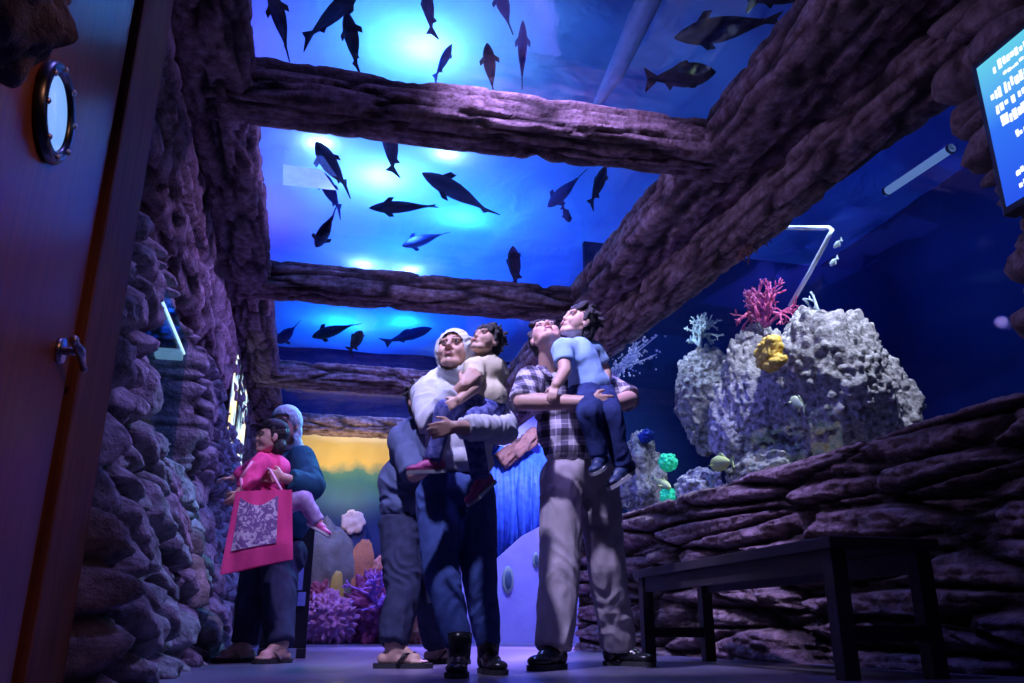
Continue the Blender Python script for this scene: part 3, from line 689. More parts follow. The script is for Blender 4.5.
# ================================================================ people
def frame(f, up):
    f = V(f).normalized(); up = V(up); r = f.cross(up).normalized(); u = r.cross(f)
    return Matrix((r, f, u)).transposed()       # local x right, y forward, z up
class Fig:
    def __init__(s, loc, label, group=None, skin=SKIN, voxel=.0055):
        s.root = thing('person', loc, label, 'person', group); s.b = MB(); s.skin = skin; s.vx = voxel; s.L = {}
    def ell(s, c, r, k=.88): s.b.ell(c, tuple(x * k for x in r)); return s
    def limb(s, pr, k=.86): s.b.chain([(p, r * k) for p, r in pr]); return s
    def head(s, c, f, up, sc, neck, neck_r=.052):
        M = frame(f, up); c = V(c); s.hM, s.hc, s.hs = M, c, sc
        T = lambda x, y, z: c + M @ (V((x, y, z)) * sc)
        s.T = T; b = s.b; E = lambda p, r: b.ell(T(*p), tuple(q * sc for q in r), rot=M, n=24, m=16)
        E((0, -.012, .035), (.073, .09, .085)); E((0, .022, -.035), (.057, .062, .075)); E((0, .064, -.096), (.026, .024, .021))
        for sg in (-1, 1):
            b.cap(T(sg * .05, 0, -.05), .018 * sc, T(sg * .022, .058, -.094), .018 * sc)
            E((sg * .036, .060, -.03), (.026, .026, .026)); E((sg * .047, .034, -.028), (.021, .040, .045)); E((sg * .052, .020, .0), (.020, .045, .04)); E((sg * .0755, -.008, -.005), (.009, .020, .031)); E((sg * .012, .092 - .006 * (sc < .95), -.031), (.009, .009, .008))
            b.cap(T(sg * .012, .084, .028), .010 * sc, T(sg * .042, .074, .03), .010 * sc)
        b.cap(T(0, .083, .014), .009 * sc, T(0, .105 - .010 * (sc < .95), -.027), (.013 if sc > .95 else .011) * sc)
        E((0, .083, -.060), (.024, .013, .010)); E((0, .082, -.072), (.020, .012, .009))
        b.cap(T(0, -.025, -.05), neck_r * sc * .95, neck, neck_r * sc * 1.08)
        s.eyes = True
    def hand(s, w, d, n, lat, sc=1.0, curl=.5, spread=.05):
        """wrist, finger direction, palm normal (fingers curl towards it), thumb side"""
        w = V(w); d = V(d).normalized(); n = V(n); n = (n - d * n.dot(d)).normalized(); t = d.cross(n).normalized()
        if t.dot(V(lat)) < 0: t = -t
        b = s.b
        for i, ln in enumerate((.070, .079, .073, .057)):
            o = (1.5 - i) * .0205; k0 = w + t * o * .6 * sc + d * .012 * sc; k1 = w + t * o * sc + d * (.088 - .004 * abs(i - 1)) * sc
            b.cap(k0, .0125 * sc, k1, .0115 * sc, 10)
            dd = (d + t * (1.5 - i) * spread).normalized(); p = k1; a = 0
            for q, fr in enumerate((.44, .32, .24)):
                a += curl * (.9, 1.0, .7)[q]; e = dd * math.cos(a) + n * math.sin(a); p2 = p + e * ln * fr * sc
                b.cap(p, (.0098 - q * .001) * sc, p2, (.0088 - q * .001) * sc, 9); p = p2
        p0 = w + t * .022 * sc + d * .022 * sc; p1 = p0 + (t * .75 + d * .65 + n * .2).normalized() * .042 * sc; p2 = p1 + (t * .25 + d * .85 + n * .45 * (.3 + curl)).normalized() * .036 * sc
        b.cap(w + d * .02 * sc, .015 * sc, p0, .0135 * sc, 9); b.cap(p0, .0128 * sc, p1, .0108 * sc, 9); b.cap(p1, .0105 * sc, p2, .0085 * sc, 9)
    def done(s, iris=True):
        o = remesh(s.b, s.vx, 3).build('body', s.skin, s.root)
        if hasattr(s, 'eyes'):
            T, sc, M = s.T, s.hs, s.hM
            for sg in (-1, 1):
                m = MB(); m.ell(T(sg * .030, .0765, .010), (.0125 * sc, .0115 * sc, .0068 * sc), rot=M, n=16, m=10); e = m.build('eye', EYEW, s.root)
                m = MB(); m.ell(T(sg * .030, .0850, .0105), (.0066 * sc, .004 * sc, .006 * sc), rot=M, n=12, m=8); m.build('iris', EYED, e)
                m = MB(); m.chain([(T(sg * .015, .0910, .032), .0026 * sc), (T(sg * .030, .0870, .037), .003 * sc), (T(sg * .046, .0750, .033), .002 * sc)]); remesh(m, .003, 1).build('eyebrow', HAIR, s.root)
            m = MB(); m.ell(T(0, .0945, -.0605), (.021 * sc, .0065 * sc, .0048 * sc), rot=M); m.ell(T(0, .0925, -.0705), (.018 * sc, .0065 * sc, .0055 * sc), rot=M)
            remesh(m, .003, 1).build('lips', LIP, s.root)
        return s
    def hair(s, mat=HAIR, fringe=.06, messy=0, seed=1, name='hair', back=0):
        T, sc, M = s.T, s.hs, s.hM; m = MB(); rr = random.Random(seed)
        m.ell(T(0, -.026, .05), (.082 * sc, .088 * sc, .084 * sc), rot=M, n=24, m=16)
        m.ell(T(0, -.055, .0 - back), (.07 * sc, .055 * sc, .075 * sc), rot=M)
        for k in range(9):
            x = -.055 + k * .01375; m.cap(T(x, .045, .098), .018 * sc, T(x + rr.uniform(-.01, .01), .074 - abs(x) * .25, .085 - fringe * rr.uniform(.2, .75)), .010 * sc)
        for sg in (-1, 1): m.cap(T(sg * .074, .012, .05), .014 * sc, T(sg * .075, .012, .0), .009 * sc)
        for k in range(int(messy * 40)):
            u = V((rr.gauss(0, 1), rr.gauss(-.2, .8), abs(rr.gauss(.3, .8)))).normalized(); q = V((0, -.026, .05)) + V((u.x * .08, u.y * .086, u.z * .082))
            m.cap(T(*q), .014 * sc, T(*(q + (u + V((rr.uniform(-.6, .6), rr.uniform(-.6, .6), rr.uniform(-.5, .2)))) * .024)), .006 * sc, 8)
        remesh(m, .005, 1, .0035, (60, 60, 60)).build(name, mat, s.root)
    def wear(s, name, mat, ells=(), limbs=(), fold=.006, voxel=.008, sm=3, fs=(15, 15, 6), extra=None, parent=None):
        m = MB()
        for c, r in ells: m.ell(c, r, n=24, m=16)
        for pr in limbs:
            m.chain(pr[:-1]) if len(pr) > 2 else None
            (a, ra), (b, rb) = pr[-2], pr[-1]; m.tube([a, b], [ra, rb], 16); m.ell(a, ra)
        if extra: extra(m)
        return remesh(m, voxel, sm, fold, fs).build(name, mat, parent or s.root)
    def shoe(s, ankle, d, mat, sole, ln=.265, name='shoe', up=(0, 0, 1), w=1.0, drop=.085, open_top=False):
        """shoe below an ankle point, toe towards d"""
        u = V(up).normalized(); d = V(d); d = (d - u * d.dot(u)).normalized(); r = d.cross(u)
        k = ln / .265; g = V(ankle) - u * drop
        P = lambda x, y, z: g + d * (x * k) + r * (y * k * w) + u * (z * k)
        M = frame(d, u)
        m = MB()
        if not open_top:
            m.ell(P(-.045, 0, .052), (.036*k*w, .042*k, .045*k), rot=M); m.cap(P(-.03, 0, .085), .036*k, P(.03, 0, .06), .038*k)
            m.ell(P(.05, 0, .05), (.041*k*w, .07*k, .038*k), rot=M); m.ell(P(.125, 0, .036), (.046*k*w, .062*k, .026*k), rot=M)
            o = remesh(m, .006 * max(k, .7), 2).build(name, mat, s.root)
            m = MB()
        outl = [(-.085, .0), (-.078, .022), (-.05, .034), (0, .033), (.05, .038), (.11, .050), (.155, .042), (.183, .018), (.188, 0)]
        pts = outl + [(x, -y) for x, y in outl[-2:0:-1]]; n = len(pts)
        z0, z1 = (0, .022)
        vs = [P(x, y, z0) for x, y in pts] + [P(x, y * 1.02, z1) for x, y in pts]
        m.add(vs, [tuple(range(n))[::-1], tuple(range(n, 2*n))] + [(i, (i+1) % n, n + (i+1) % n, n + i) for i in range(n)])
        if open_top:
            o = m.build(name, sole, s.root, smooth=False); m = MB()
            m.tube([P(.03, .046, .02), P(.06, .03, .06), P(.10, 0, .066), P(.06, -.03, .06), P(.03, -.046, .02)], .011 * k, 8, flat=.5); m.build('strap', mat, o)
        else: m.build('sole', sole, o, smooth=False)
        return o
def bare_foot(fig, ankle, d, ln=.25):
    d = V((d[0], d[1], 0)).normalized(); a = V(ankle); g = V((a.x, a.y, .028)); r = V((d.y, -d.x, 0))
    fig.b.cap(a, .036, g + d * .0 + V((0, 0, .025)), .036); fig.b.cap(g - d * .04 + V((0, 0, .012)), .030, g + d * .11 + V((0, 0, .012)), .030); fig.b.cap(a + d * .02, .032, g + d * .10 + V((0, 0, .012)), .026)
    for i in range(5): fig.b.cap(g + d * .10 + r * (-.030 + .015 * i), .012, g + d * (.165 - .008 * abs(i - 1)) + r * (-.033 + .0165 * i), .0085, 8)
def mid(a, b, t=.5): return a * (1 - t) + b * t
P = aty
def onfloor(px, Y, z=.09):
    p = P(px, 655, Y); return V((p.x, p.y, z))

# cloth materials
def plaid(name):
    m, nt, N, L = newmat(name)
    out = node(nt, 'ShaderNodeOutputMaterial'); b = node(nt, 'ShaderNodeBsdfPrincipled'); b.inputs['Roughness'].default_value = .85
    tc = node(nt, 'ShaderNodeTexCoord'); sp = node(nt, 'ShaderNodeSeparateXYZ'); L.new(tc.outputs['Object'], sp.inputs[0])
    def band(ax, per, wid, off=0):
        a = node(nt, 'ShaderNodeMath', operation='MULTIPLY_ADD'); a.inputs[1].default_value = 1 / per; a.inputs[2].default_value = off; L.new(sp.outputs[ax], a.inputs[0])
        f = node(nt, 'ShaderNodeMath', operation='FRACT'); L.new(a.outputs[0], f.inputs[0])
        g = node(nt, 'ShaderNodeMath', operation='LESS_THAN'); g.inputs[1].default_value = wid; L.new(f.outputs[0], g.inputs[0]); return g
    def addm(x, y):
        a = node(nt, 'ShaderNodeMath', operation='ADD'); L.new(x.outputs[0], a.inputs[0]); L.new(y.outputs[0], a.inputs[1]); return a
    s = addm(band('X', .085, .42), band('Z', .085, .42))
    t = addm(band('X', .085, .06, .32), band('Z', .085, .06, .32))
    r = ramp(nt, [(0, (.46, .42, .47)), (.3, (.13, .11, .17)), (.8, (.02, .018, .035))]); r.color_ramp.interpolation = 'CONSTANT'
    h = node(nt, 'ShaderNodeMath', operation='MULTIPLY'); h.inputs[1].default_value = .45; L.new(s.outputs[0], h.inputs[0]); L.new(h.outputs[0], r.inputs[0])
    mx = node(nt, 'ShaderNodeMixRGB'); mx.inputs[2].default_value = (.75, .7, .8, 1); k = node(nt, 'ShaderNodeMath', operation='MULTIPLY'); k.inputs[1].default_value = .35; L.new(t.outputs[0], k.inputs[0]); L.new(k.outputs[0], mx.inputs[0])
    L.new(r.outputs[0], mx.inputs[1]); L.new(mx.outputs[0], b.inputs['Base Color']); L.new(b.outputs[0], out.inputs[0]); MATS[name] = m; return m
PLAID = plaid('plaid_cotton')
def clothm(n, c, c2=None, sc=9, bump=.25): return surf(n, c, c2, sc, .85, bump=bump, bscale=70, spec=.15, dist=.006)
KHAKI = clothm('khaki_cotton', (.40, .35, .38)); DENIM = clothm('dark_denim', (.035, .06, .20), (.06, .10, .30), 14); DENIM2 = clothm('black_denim', (.022, .026, .06), (.04, .045, .10), 14)
TEE = clothm('light_blue_cotton', (.36, .55, .85), (.28, .46, .78)); JACK = clothm('pale_denim', (.62, .62, .68), (.46, .48, .56), 5); SCARF = clothm('pale_scarf', (.72, .74, .74), (.62, .66, .68), 5)
CREAM = clothm('cream_cotton', (.78, .70, .48), (.66, .58, .42), 6); PATT = clothm('blue_print', (.02, .03, .20), (.22, .24, .55), 40); GREYT = clothm('slate_cotton', (.12, .15, .27), (.07, .09, .19), 4)
SHOE = surf('black_shoe', (.012, .012, .016), (.02, .02, .025), 12, .25); SOLEW = surf('pale_sole', (.55, .55, .6), None, 12, .6); SOLED = surf('dark_sole', (.03, .03, .035), None, 12, .7)
PINKS = surf('pink_shoe', (.60, .10, .30), (.48, .07, .26), 14, .5); PNKC = clothm('pink_cotton', (.95, .10, .32), (.80, .06, .25), 5); TEAL = clothm('teal_cloth', (.02, .10, .17), (.015, .07, .12), 5)
KNIT = clothm('pale_knit', (.62, .80, .86), (.48, .68, .76), 30, .6); LEGG = clothm('lilac_print', (.55, .45, .66), (.3, .22, .45), 30)

# ---------------------------------------------------------------- father in plaid
g = Fig((1.30, 4.1, 0), 'father in a plaid shirt and pale trousers, head thrown back, arms round a toddler')
ch, be, hp = P(563, 398, 4.10), P(570, 432, 4.11), P(578, 470, 4.12)
tor = [(ch, (.178, .118, .165)), (be, (.162, .118, .16)), (hp, (.165, .118, .115))]
for c, r in tor: g.ell(c, r)
nb = P(549, 372, 4.06); sr, sl = P(531, 381, 4.08), P(602, 386, 4.14)
er, wr = P(522, 402, 3.83), P(590, 402, 3.66)
el, wl = P(629, 399, 3.92), P(610, 405, 3.72)
g.limb([(mid(sr, sl, .15), .07), (mid(sr, sl, .85), .07)])
g.limb([(sr, .066), (er, .052)], .85); g.b.chain([(er, .045), (mid(er, wr, .3), .045), (wr, .029)]); g.limb([(sl, .066), (el, .052)], .85); g.b.chain([(el, .045), (mid(el, wl, .4), .043), (wl, .029)])
g.hand(wr, (1, .08, .05), (0, .9, .1), (0, 0, 1), 1.0, .35); g.hand(wl, (-1, -.1, -.06), (.1, .9, .1), (0, 0, 1), 1.0, .4)
hr, hl = P(562, 478, 4.12), P(598, 478, 4.15); kr, kl = P(560, 568, 4.0), P(606, 566, 4.12); ar, al = onfloor(554, 3.92, .10), onfloor(619, 4.25, .10)
g.limb([(hr, .105), (kr, .085), (ar, .07)], .7); g.limb([(hl, .105), (kl, .085), (al, .07)], .7)
g.head(P(546, 339, 4.02), (-.18, -.66, .76), (.02, .76, .66), 1.02, nb)
g.done(); g.hair(fringe=.02, seed=3)
g.wear('shirt', PLAID, [(c, (r[0]+.012, r[1]+.012, r[2]+.01)) for c, r in tor[:2]] + [(P(575, 450, 4.11), (.172, .128, .10))],
       [[(sr, .078), (mid(sr, er, .8), .066), (er + (er - sr) * .02, .068)], [(sl, .078), (mid(sl, el, .8), .066), (el, .068)], [(mid(sr, sl, .1), .076), (mid(sr, sl, .9), .076)]], .007)
m = MB(); mm_ = nb + V((0, -.01, -.01))
for sg in (-1, 1): m.chain([(mm_ + V((sg * .055, .03, .035)), .016), (mm_ + V((sg * .045, -.05, .005)), .017), (mm_ + V((sg * .02, -.095, -.05)), .012)])
remesh(m, .006, 2).build('collar', PLAID, g.root)
def hem(m, a, r): pass
g.wear('trousers', KHAKI, [(hp + V((0, 0, -.03)), (.178, .128, .115))], [[(hr, .112), (mid(hr, kr), .102), (kr, .094), (mid(kr, ar, .6), .088), (ar + V((0, 0, -.01)), .085)], [(hl, .112), (mid(hl, kl), .102), (kl, .094), (mid(kl, al, .6), .088), (al + V((0, 0, -.01)), .085)]], .009, fs=(12, 12, 7))
g.shoe(V((ar.x, ar.y, .085)), (-.75, -.75, 0), SHOE, SOLED, .29); g.shoe(V((al.x, al.y, .085)), (.65, -.75, 0), SHOE, SOLED, .28)
# toddler on his arms
g = Fig((1.36, 3.85, 1.0), 'toddler in a light blue shirt and jeans on the plaid father\'s arm, looking up', skin=SKIN2, voxel=.0045)
tc_, tb = P(577, 358, 3.86), P(589, 384, 3.87)
tor = [(tc_, (.095, .085, .095)), (tb, (.098, .09, .08))]
for c, r in tor: g.ell(c, r)
nb = P(577, 341, 3.88); s1, e1, w1 = P(563, 350, 3.80), P(565, 371, 3.74), P(556, 385, 3.70)
s2, e2, w2 = P(594, 352, 3.92), P(606, 372, 3.93), P(604, 390, 3.85)
g.limb([(s1, .042), (e1, .034), (w1, .026)], .95); g.limb([(s2, .042), (e2, .034), (w2, .026)], .9)
g.hand(w1, (-.35, -.2, -.8), (.4, .8, 0), (-.5, 0, .4), .62, .4); g.hand(w2, (-.5, -.6, -.5), (0, .8, -.3), (-.5, 0, .4), .62, .4)
h1, k1, a1 = P(588, 394, 3.84), P(590, 414, 3.62), P(599, 456, 3.66); h2, k2, a2 = P(601, 395, 3.88), P(610, 414, 3.66), P(623, 466, 3.70)
g.limb([(h1, .062), (k1, .048), (a1, .036)], .8); g.limb([(h2, .062), (k2, .048), (a2, .036)], .8)
g.head(P(579, 324, 3.86), (-.86, -.26, .46), (.42, .05, .90), .90, nb)
g.done(); g.hair(fringe=.05, messy=.5, seed=5, back=.03)
g.wear('shirt', TEE, [(c, tuple(x + .008 for x in r)) for c, r in tor], [[(s1, .053), (mid(s1, e1, .62), .048)], [(s2, .053), (mid(s2, e2, .62), .048)], [(s1, .058), (s2, .058)], [(mid(s1, s2) + V((0, 0, -.02)), .088), (tb, .095)]], .007, voxel=.007, sm=6)
JEAN = clothm('toddler_denim', (.018, .028, .10), (.04, .06, .20), 14)
g.wear('trousers', JEAN, [(tb + V((0, 0, -.05)), (.112, .098, .07))], [[(h1, .072), (k1, .060), (mid(k1, a1, .6), .043), (a1, .041)], [(h2, .072), (k2, .058), (mid(k2, a2, .6), .047), (a2, .046)]], .006, voxel=.007)
NAVY = surf('navy_shoe', (.02, .03, .10), (.03, .05, .14), 12, .5)
g.shoe(a2, (-.80, -.35, -.50), NAVY, SOLEW, .215, up=(-.50, -.1, .85), drop=.06); g.shoe(a1, (-.5, -.6, -.4), NAVY, SOLEW, .19, up=(-.4, -.2, .9), drop=.06)

# ---------------------------------------------------------------- mother in pale headscarf
g = Fig((.80, 3.7, 0), 'woman in a pale headscarf and denim jacket, hugging a child in cream and gazing up')
ch, be, hp = P(456, 408, 3.74), P(459, 445, 3.73), P(456, 486, 3.72)
tor = [(ch, (.150, .112, .15)), (be, (.138, .105, .15)), (hp, (.160, .112, .12))]
for c, r in tor: g.ell(c, r)
nb = P(455, 378, 3.72); sr, sl = P(428, 393, 3.72), P(486, 395, 3.78)
er, wr = P(431, 424, 3.46), P(463, 386, 3.33); el, wl = P(504, 430, 3.48), P(456, 427, 3.22)
g.limb([(mid(sr, sl, .15), .06), (mid(sr, sl, .85), .06)])
g.limb([(sr, .06), (er, .048)]); g.b.chain([(er, .042), (mid(er, wr, .35), .040), (wr, .026)]); g.limb([(sl, .06), (el, .048)]); g.b.chain([(el, .042), (mid(el, wl, .35), .040), (wl, .026)])
g.hand(wr, (.55, .1, .80), (.3, .9, -.1), (-.6, 0, .5), .84, .5); g.hand(wl, (-.95, .05, -.2), (0, .9, .1), (0, 0, 1), .84, .55)
hr, hl = P(438, 496, 3.72), P(474, 496, 3.74); kr, kl = P(441, 573, 3.58), P(479, 572, 3.62); ar, al = onfloor(459, 3.42, .11), onfloor(488, 3.62, .11)
g.limb([(hr, .093), (kr, .068), (ar, .045)], .75); g.limb([(hl, .093), (kl, .068), (al, .045)], .75)
g.head(P(454, 354, 3.62), (-.40, -.84, .34), (.10, .30, .94), .96, nb)
g.done()
# scarf with an opening for the face
T, M_, sc = g.T, g.hM, g.hs
m = MB(); m.ell(T(0, -.022, .025), (.096*sc, .110*sc, .118*sc), rot=M_, n=30, m=20); m.cap(T(0, -.02, -.085), .076*sc, nb + V((0, .02, -.02)), .085); m.cap(nb + V((0, 0, -.03)), .085, P(448, 398, 3.66), .10); m.cap(nb, .09, P(430, 392, 3.68), .075); m.cap(nb, .09, P(474, 392, 3.74), .075)
m = remesh(m, .007, 3, .006, (16, 16, 16))
inv = M_.transposed()
def face_hole(p):
    q = inv @ (p - g.hc) / sc
    return q.y > -.02 and (q.x / .063) ** 2 + ((q.z + .028) / .098) ** 2 < 1
keep = [f for f in m.f if not any(face_hole(m.v[i]) for i in f)]; m.f = keep; m.mi = [0] * len(keep)
m.build('headscarf', SCARF, g.root)
g.wear('jacket', JACK, [(ch, (.170, .128, .165)), (be, (.152, .118, .15)), (P(458, 462, 3.72), (.158, .12, .08))],
       [[(sr, .078), (mid(sr, er, .7), .068), (er, .060), (mid(er, wr, .55), .050), (mid(er, wr, .84), .042)], [(sl, .076), (mid(sl, el, .7), .064), (el, .060), (mid(el, wl, .5), .054), (mid(el, wl, .84), .044)]], .010, fs=(13, 13, 9))
g.wear('jeans', DENIM, [(hp + V((0, 0, -.03)), (.170, .120, .11))], [[(hr, .099), (mid(hr, kr), .090), (kr, .074), (mid(kr, ar, .4), .066), (ar, .050)], [(hl, .099), (mid(hl, kl), .090), (kl, .074), (mid(kl, al, .4), .066), (al, .050)]], .006, fs=(14, 14, 9))
for a, d in ((ar, (-.25, -1, 0)), (al, (.1, -1, 0))):
    b0 = g.shoe(V((a.x, a.y, .085)), d, SHOE, SOLED, .25, name='boot')
    m = MB(); m.tube([V((a.x, a.y, .06)), V((a.x, a.y, .13)), V((a.x, a.y + .005, .155))], [.044, .050, .052], 16); m.build('boot_shaft', SHOE, b0)
# child in cream on her arm
g = Fig((.86, 3.5, 1.0), 'dark haired child in a cream shirt and pink shoes on the headscarfed woman\'s arm', skin=SKIN2, voxel=.0045)
tc_, tb = P(485, 373, 3.52), P(484, 399, 3.53)
tor = [(tc_, (.082, .072, .085)), (tb, (.085, .078, .085))]
for c, r in tor: g.ell(c, r)
nb = P(487, 359, 3.52); s1, e1, w1 = P(474, 368, 3.46), P(475, 387, 3.36), P(459, 400, 3.32); s2, e2, w2 = P(497, 368, 3.56), P(502, 388, 3.54), P(497, 402, 3.46)
g.limb([(s1, .036), (e1, .030), (w1, .022)], .95); g.limb([(s2, .036), (e2, .030), (w2, .022)], .9)
g.hand(w1, (-.8, -.1, -.5), (.2, .9, 0), (0, 0, 1), .58, .4); g.hand(w2, (-.5, -.5, -.5), (0, .8, -.3), (-.5, 0, .4), .58, .4)
h1, k1, a1 = P(487, 406, 3.50), P(446, 410, 3.36), P(433, 461, 3.38); h2, k2, a2 = P(492, 408, 3.50), P(471, 420, 3.36), P(481, 480, 3.38)
g.limb([(h1, .058), (k1, .044), (a1, .032)], .8); g.limb([(h2, .058), (k2, .044), (a2, .032)], .8)
g.head(P(486, 343, 3.50), (-.66, -.56, .50), (.35, .25, .90), .74, nb)
g.done(); g.hair(fringe=.07, messy=1, seed=8)
g.wear('shirt', CREAM, [(c, tuple(x + .008 for x in r)) for c, r in tor] + [(P(488, 396, 3.50), (.082, .088, .08))], [[(s1, .045), (mid(s1, e1, .55), .040)], [(s2, .045), (mid(s2, e2, .55), .040)], [(s1, .048), (s2, .048)], [(mid(s1, s2) + V((0, 0, -.02)), .074), (tb, .08)]], .007, voxel=.007, sm=6)
g.wear('trousers', PATT, [(tb + V((0, 0, -.045)), (.096, .09, .062))], [[(h1, .060), (k1, .046), (mid(k1, a1, .5), .037), (a1, .034)], [(h2, .060), (k2, .046), (mid(k2, a2, .5), .038), (a2, .035)]], .006, voxel=.007)
g.shoe(a1, (-.95, -.2, -.12), PINKS, SOLEW, .165, up=(-.1, -.1, 1), drop=.05); g.shoe(a2, (-.75, -.35, -.65), PINKS, SOLEW, .175, up=(-.62, -.2, .78), drop=.05)

# ---------------------------------------------------------------- man stooping behind her
g = Fig((.62, 4.5, 0), 'stooping man in a slate shirt, dark jeans and sandals behind the headscarfed woman')
hp, be, ch = P(411, 520, 4.50), P(409, 486, 4.52), P(421, 448, 4.44)
tor = [(ch, (.155, .125, .16)), (be, (.148, .125, .17)), (hp, (.150, .13, .12))]
for c, r in tor: g.ell(c, r)
nb = P(430, 422, 4.38); sr, sl = P(402, 440, 4.42), P(448, 438, 4.52)
er, wr = P(414, 474, 4.26), P(446, 462, 4.10); el, wl = P(462, 470, 4.5), P(456, 480, 4.3)
g.limb([(mid(sr, sl, .15), .066), (mid(sr, sl, .85), .066)])
g.limb([(sr, .06), (er, .05), (wr, .03)]); g.limb([(sl, .06), (el, .05), (wl, .03)])
g.hand(wr, (.6, -.2, -.5), (0, .5, .5), (0, -.5, .6), .98, .4); g.hand(wl, (-.4, -.3, -.6), (0, .5, .4), (0, -.5, .5), .98, .4)
hr, hl = P(402, 532, 4.46), P(424, 532, 4.56); kr, kl = P(403, 592, 4.30), P(430, 592, 4.52); ar, al = onfloor(392, 4.22, .10), onfloor(436, 4.72, .10)
g.limb([(hr, .1), (kr, .07), (ar, .05)], .8); g.limb([(hl, .1), (kl, .07), (al, .05)], .8)
bare_foot(g, ar, (1, -.25)); bare_foot(g, al, (.9, -.5))
g.head(P(424, 402, 4.26), (.15, -.80, .45), (-.1, .5, .85), .98, nb)
g.done(); g.hair(fringe=.05, seed=12, messy=.3)
g.wear('shirt', GREYT, [(c, tuple(x + .014 for x in r)) for c, r in tor[:2]] + [(P(411, 508, 4.50), (.160, .142, .10))], [[(sr, .076), (mid(sr, er, .8), .066), (er, .066)], [(sl, .076), (mid(sl, el, .8), .066), (el, .066)], [(mid(sr, sl, .1), .074), (mid(sr, sl, .9), .074)]], .010, fs=(10, 10, 7))
g.wear('jeans', DENIM2, [(hp + V((0, 0, -.03)), (.168, .138, .11))], [[(hr, .108), (mid(hr, kr), .1), (kr, .086), (mid(kr, ar, .6), .076), (ar + V((0, 0, .01)), .070)], [(hl, .108), (mid(hl, kl), .1), (kl, .086), (mid(kl, al, .6), .076), (al + V((0, 0, .01)), .070)]], .010, fs=(11, 11, 10))
for a, d in ((ar, (1, -.25, 0)), (al, (.9, -.5, 0))): g.shoe(V((a.x, a.y, .085)), d, SHOE, SOLED, .275, name='sandal', open_top=True)

# ---------------------------------------------------------------- woman with a child at the left wall
g = Fig((-.12, 5.25, 0), 'woman in a pale hood and teal top by the boulders, carrying a child in pink')
hp, be, ch = P(278, 556, 5.25), P(285, 515, 5.25), P(290, 474, 5.25)
tor = [(ch, (.150, .12, .15)), (be, (.14, .12, .16)), (hp, (.16, .13, .13))]
for c, r in tor: g.ell(c, r)
nb = P(289, 447, 5.25); sr, sl = P(301, 460, 5.12), P(278, 462, 5.36)
er, wr = P(312, 487, 4.98), P(284, 478, 4.86); el, wl = P(262, 488, 5.34), P(250, 500, 5.2)
g.limb([(mid(sr, sl, .1), .06), (mid(sr, sl, .9), .06)])
g.limb([(sr, .062), (er, .05)]); g.b.chain([(er, .043), (wr, .028)]); g.limb([(sl, .062), (el, .05), (wl, .03)])
g.hand(wr, (-.9, .1, .12), (0, .9, 0), (0, 0, 1), .98, .3); g.hand(wl, (-.7, -.3, 0), (0, .7, .3), (0, 0, 1), .98, .4)
hr, hl = P(280, 566, 5.2), P(260, 566, 5.32); kr, kl = P(278, 612, 5.08), P(251, 612, 5.22); ar, al = onfloor(280, 5.0, .10), onfloor(244, 5.2, .10)
g.limb([(hr, .1), (kr, .08), (ar, .06)], .75); g.limb([(hl, .1), (kl, .08), (al, .06)], .75)
bare_foot(g, ar, (-.7, -.7)); bare_foot(g, al, (-.9, -.4))
g.head(P(285, 426, 5.18), (-.50, -.82, -.06), (-.05, 0, 1), 1.0, nb)
g.done()
T, M_, sc = g.T, g.hM, g.hs
m = MB(); m.ell(T(0, -.02, .035), (.090*sc, .104*sc, .100*sc), rot=M_, n=28, m=18); m.ell(T(0, -.05, -.03), (.080*sc, .07*sc, .09*sc), rot=M_); m.cap(T(0, -.03, -.07), .075, nb, .085)
m = remesh(m, .007, 2, .003, (40, 40, 40)); inv = M_.transposed()
keep = [f for f in m.f if not any((lambda q: q.y > 0 and abs(q.x) < .062 and -.12 < q.z < .055)(inv @ (m.v[i] - g.hc) / sc) for i in f)]; m.f = keep; m.mi = [0] * len(keep)
m.build('hood', KNIT, g.root)
g.wear('top', TEAL, [(c, tuple(x + .016 for x in r)) for c, r in tor[:2]], [[(sr, .082), (mid(sr, er, .7), .078), (er, .074), (mid(er, wr, .8), .058)], [(sl, .08), (el, .07), (mid(el, wl, .8), .055)]], .009, fs=(10, 10, 8))
g.wear('trousers', DENIM2, [(hp, (.165, .14, .13))], [[(hr, .108), (kr, .088), (mid(kr, ar, .6), .078), (ar, .076)], [(hl, .108), (kl, .088), (mid(kl, al, .6), .078), (al, .076)]], .010, fs=(9, 9, 4))
for a, d in ((ar, (-.7, -.7, 0)), (al, (-.9, -.4, 0))): g.shoe(V((a.x, a.y, .085)), d, surf('tan_strap', (.4, .3, .25), None, 12, .5), SOLED, .26, name='sandal', open_top=True)
# child in pink
g = Fig((-.25, 4.95, .9), 'child in a pink top and dark cap, held up to the boulder wall', skin=SKIN2, voxel=.005)
tc_, tb = P(271, 470, 4.97), P(273, 496, 4.98)
tor = [(tc_, (.092, .085, .095)), (tb, (.10, .09, .11))]
for c, r in tor: g.ell(c, r)
nb = P(272, 452, 4.97); s1, e1, w1 = P(262, 462, 4.86), P(250, 478, 4.80), P(240, 492, 4.78); s2, e2, w2 = P(262, 462, 5.06), P(246, 472, 5.1), P(234, 478, 5.1)
g.limb([(s1, .046), (e1, .038), (w1, .028)], .9); g.limb([(s2, .046), (e2, .038), (w2, .028)], .9)
g.hand(w1, (-.6, -.1, -.8), (-.5, .5, 0), (0, -.5, .4), .64, .3); g.hand(w2, (-.9, 0, -.1), (0, 0, -1), (0, -.6, .4), .64, .3)
h1, k1, a1 = P(280, 505, 4.94), P(304, 500, 4.88), P(318, 522, 4.9); h2, k2, a2 = P(274, 508, 5.04), P(268, 524, 4.86), P(272, 548, 4.9)
g.limb([(h1, .062), (k1, .050), (a1, .038)], .8); g.limb([(h2, .062), (k2, .05), (a2, .038)], .8)
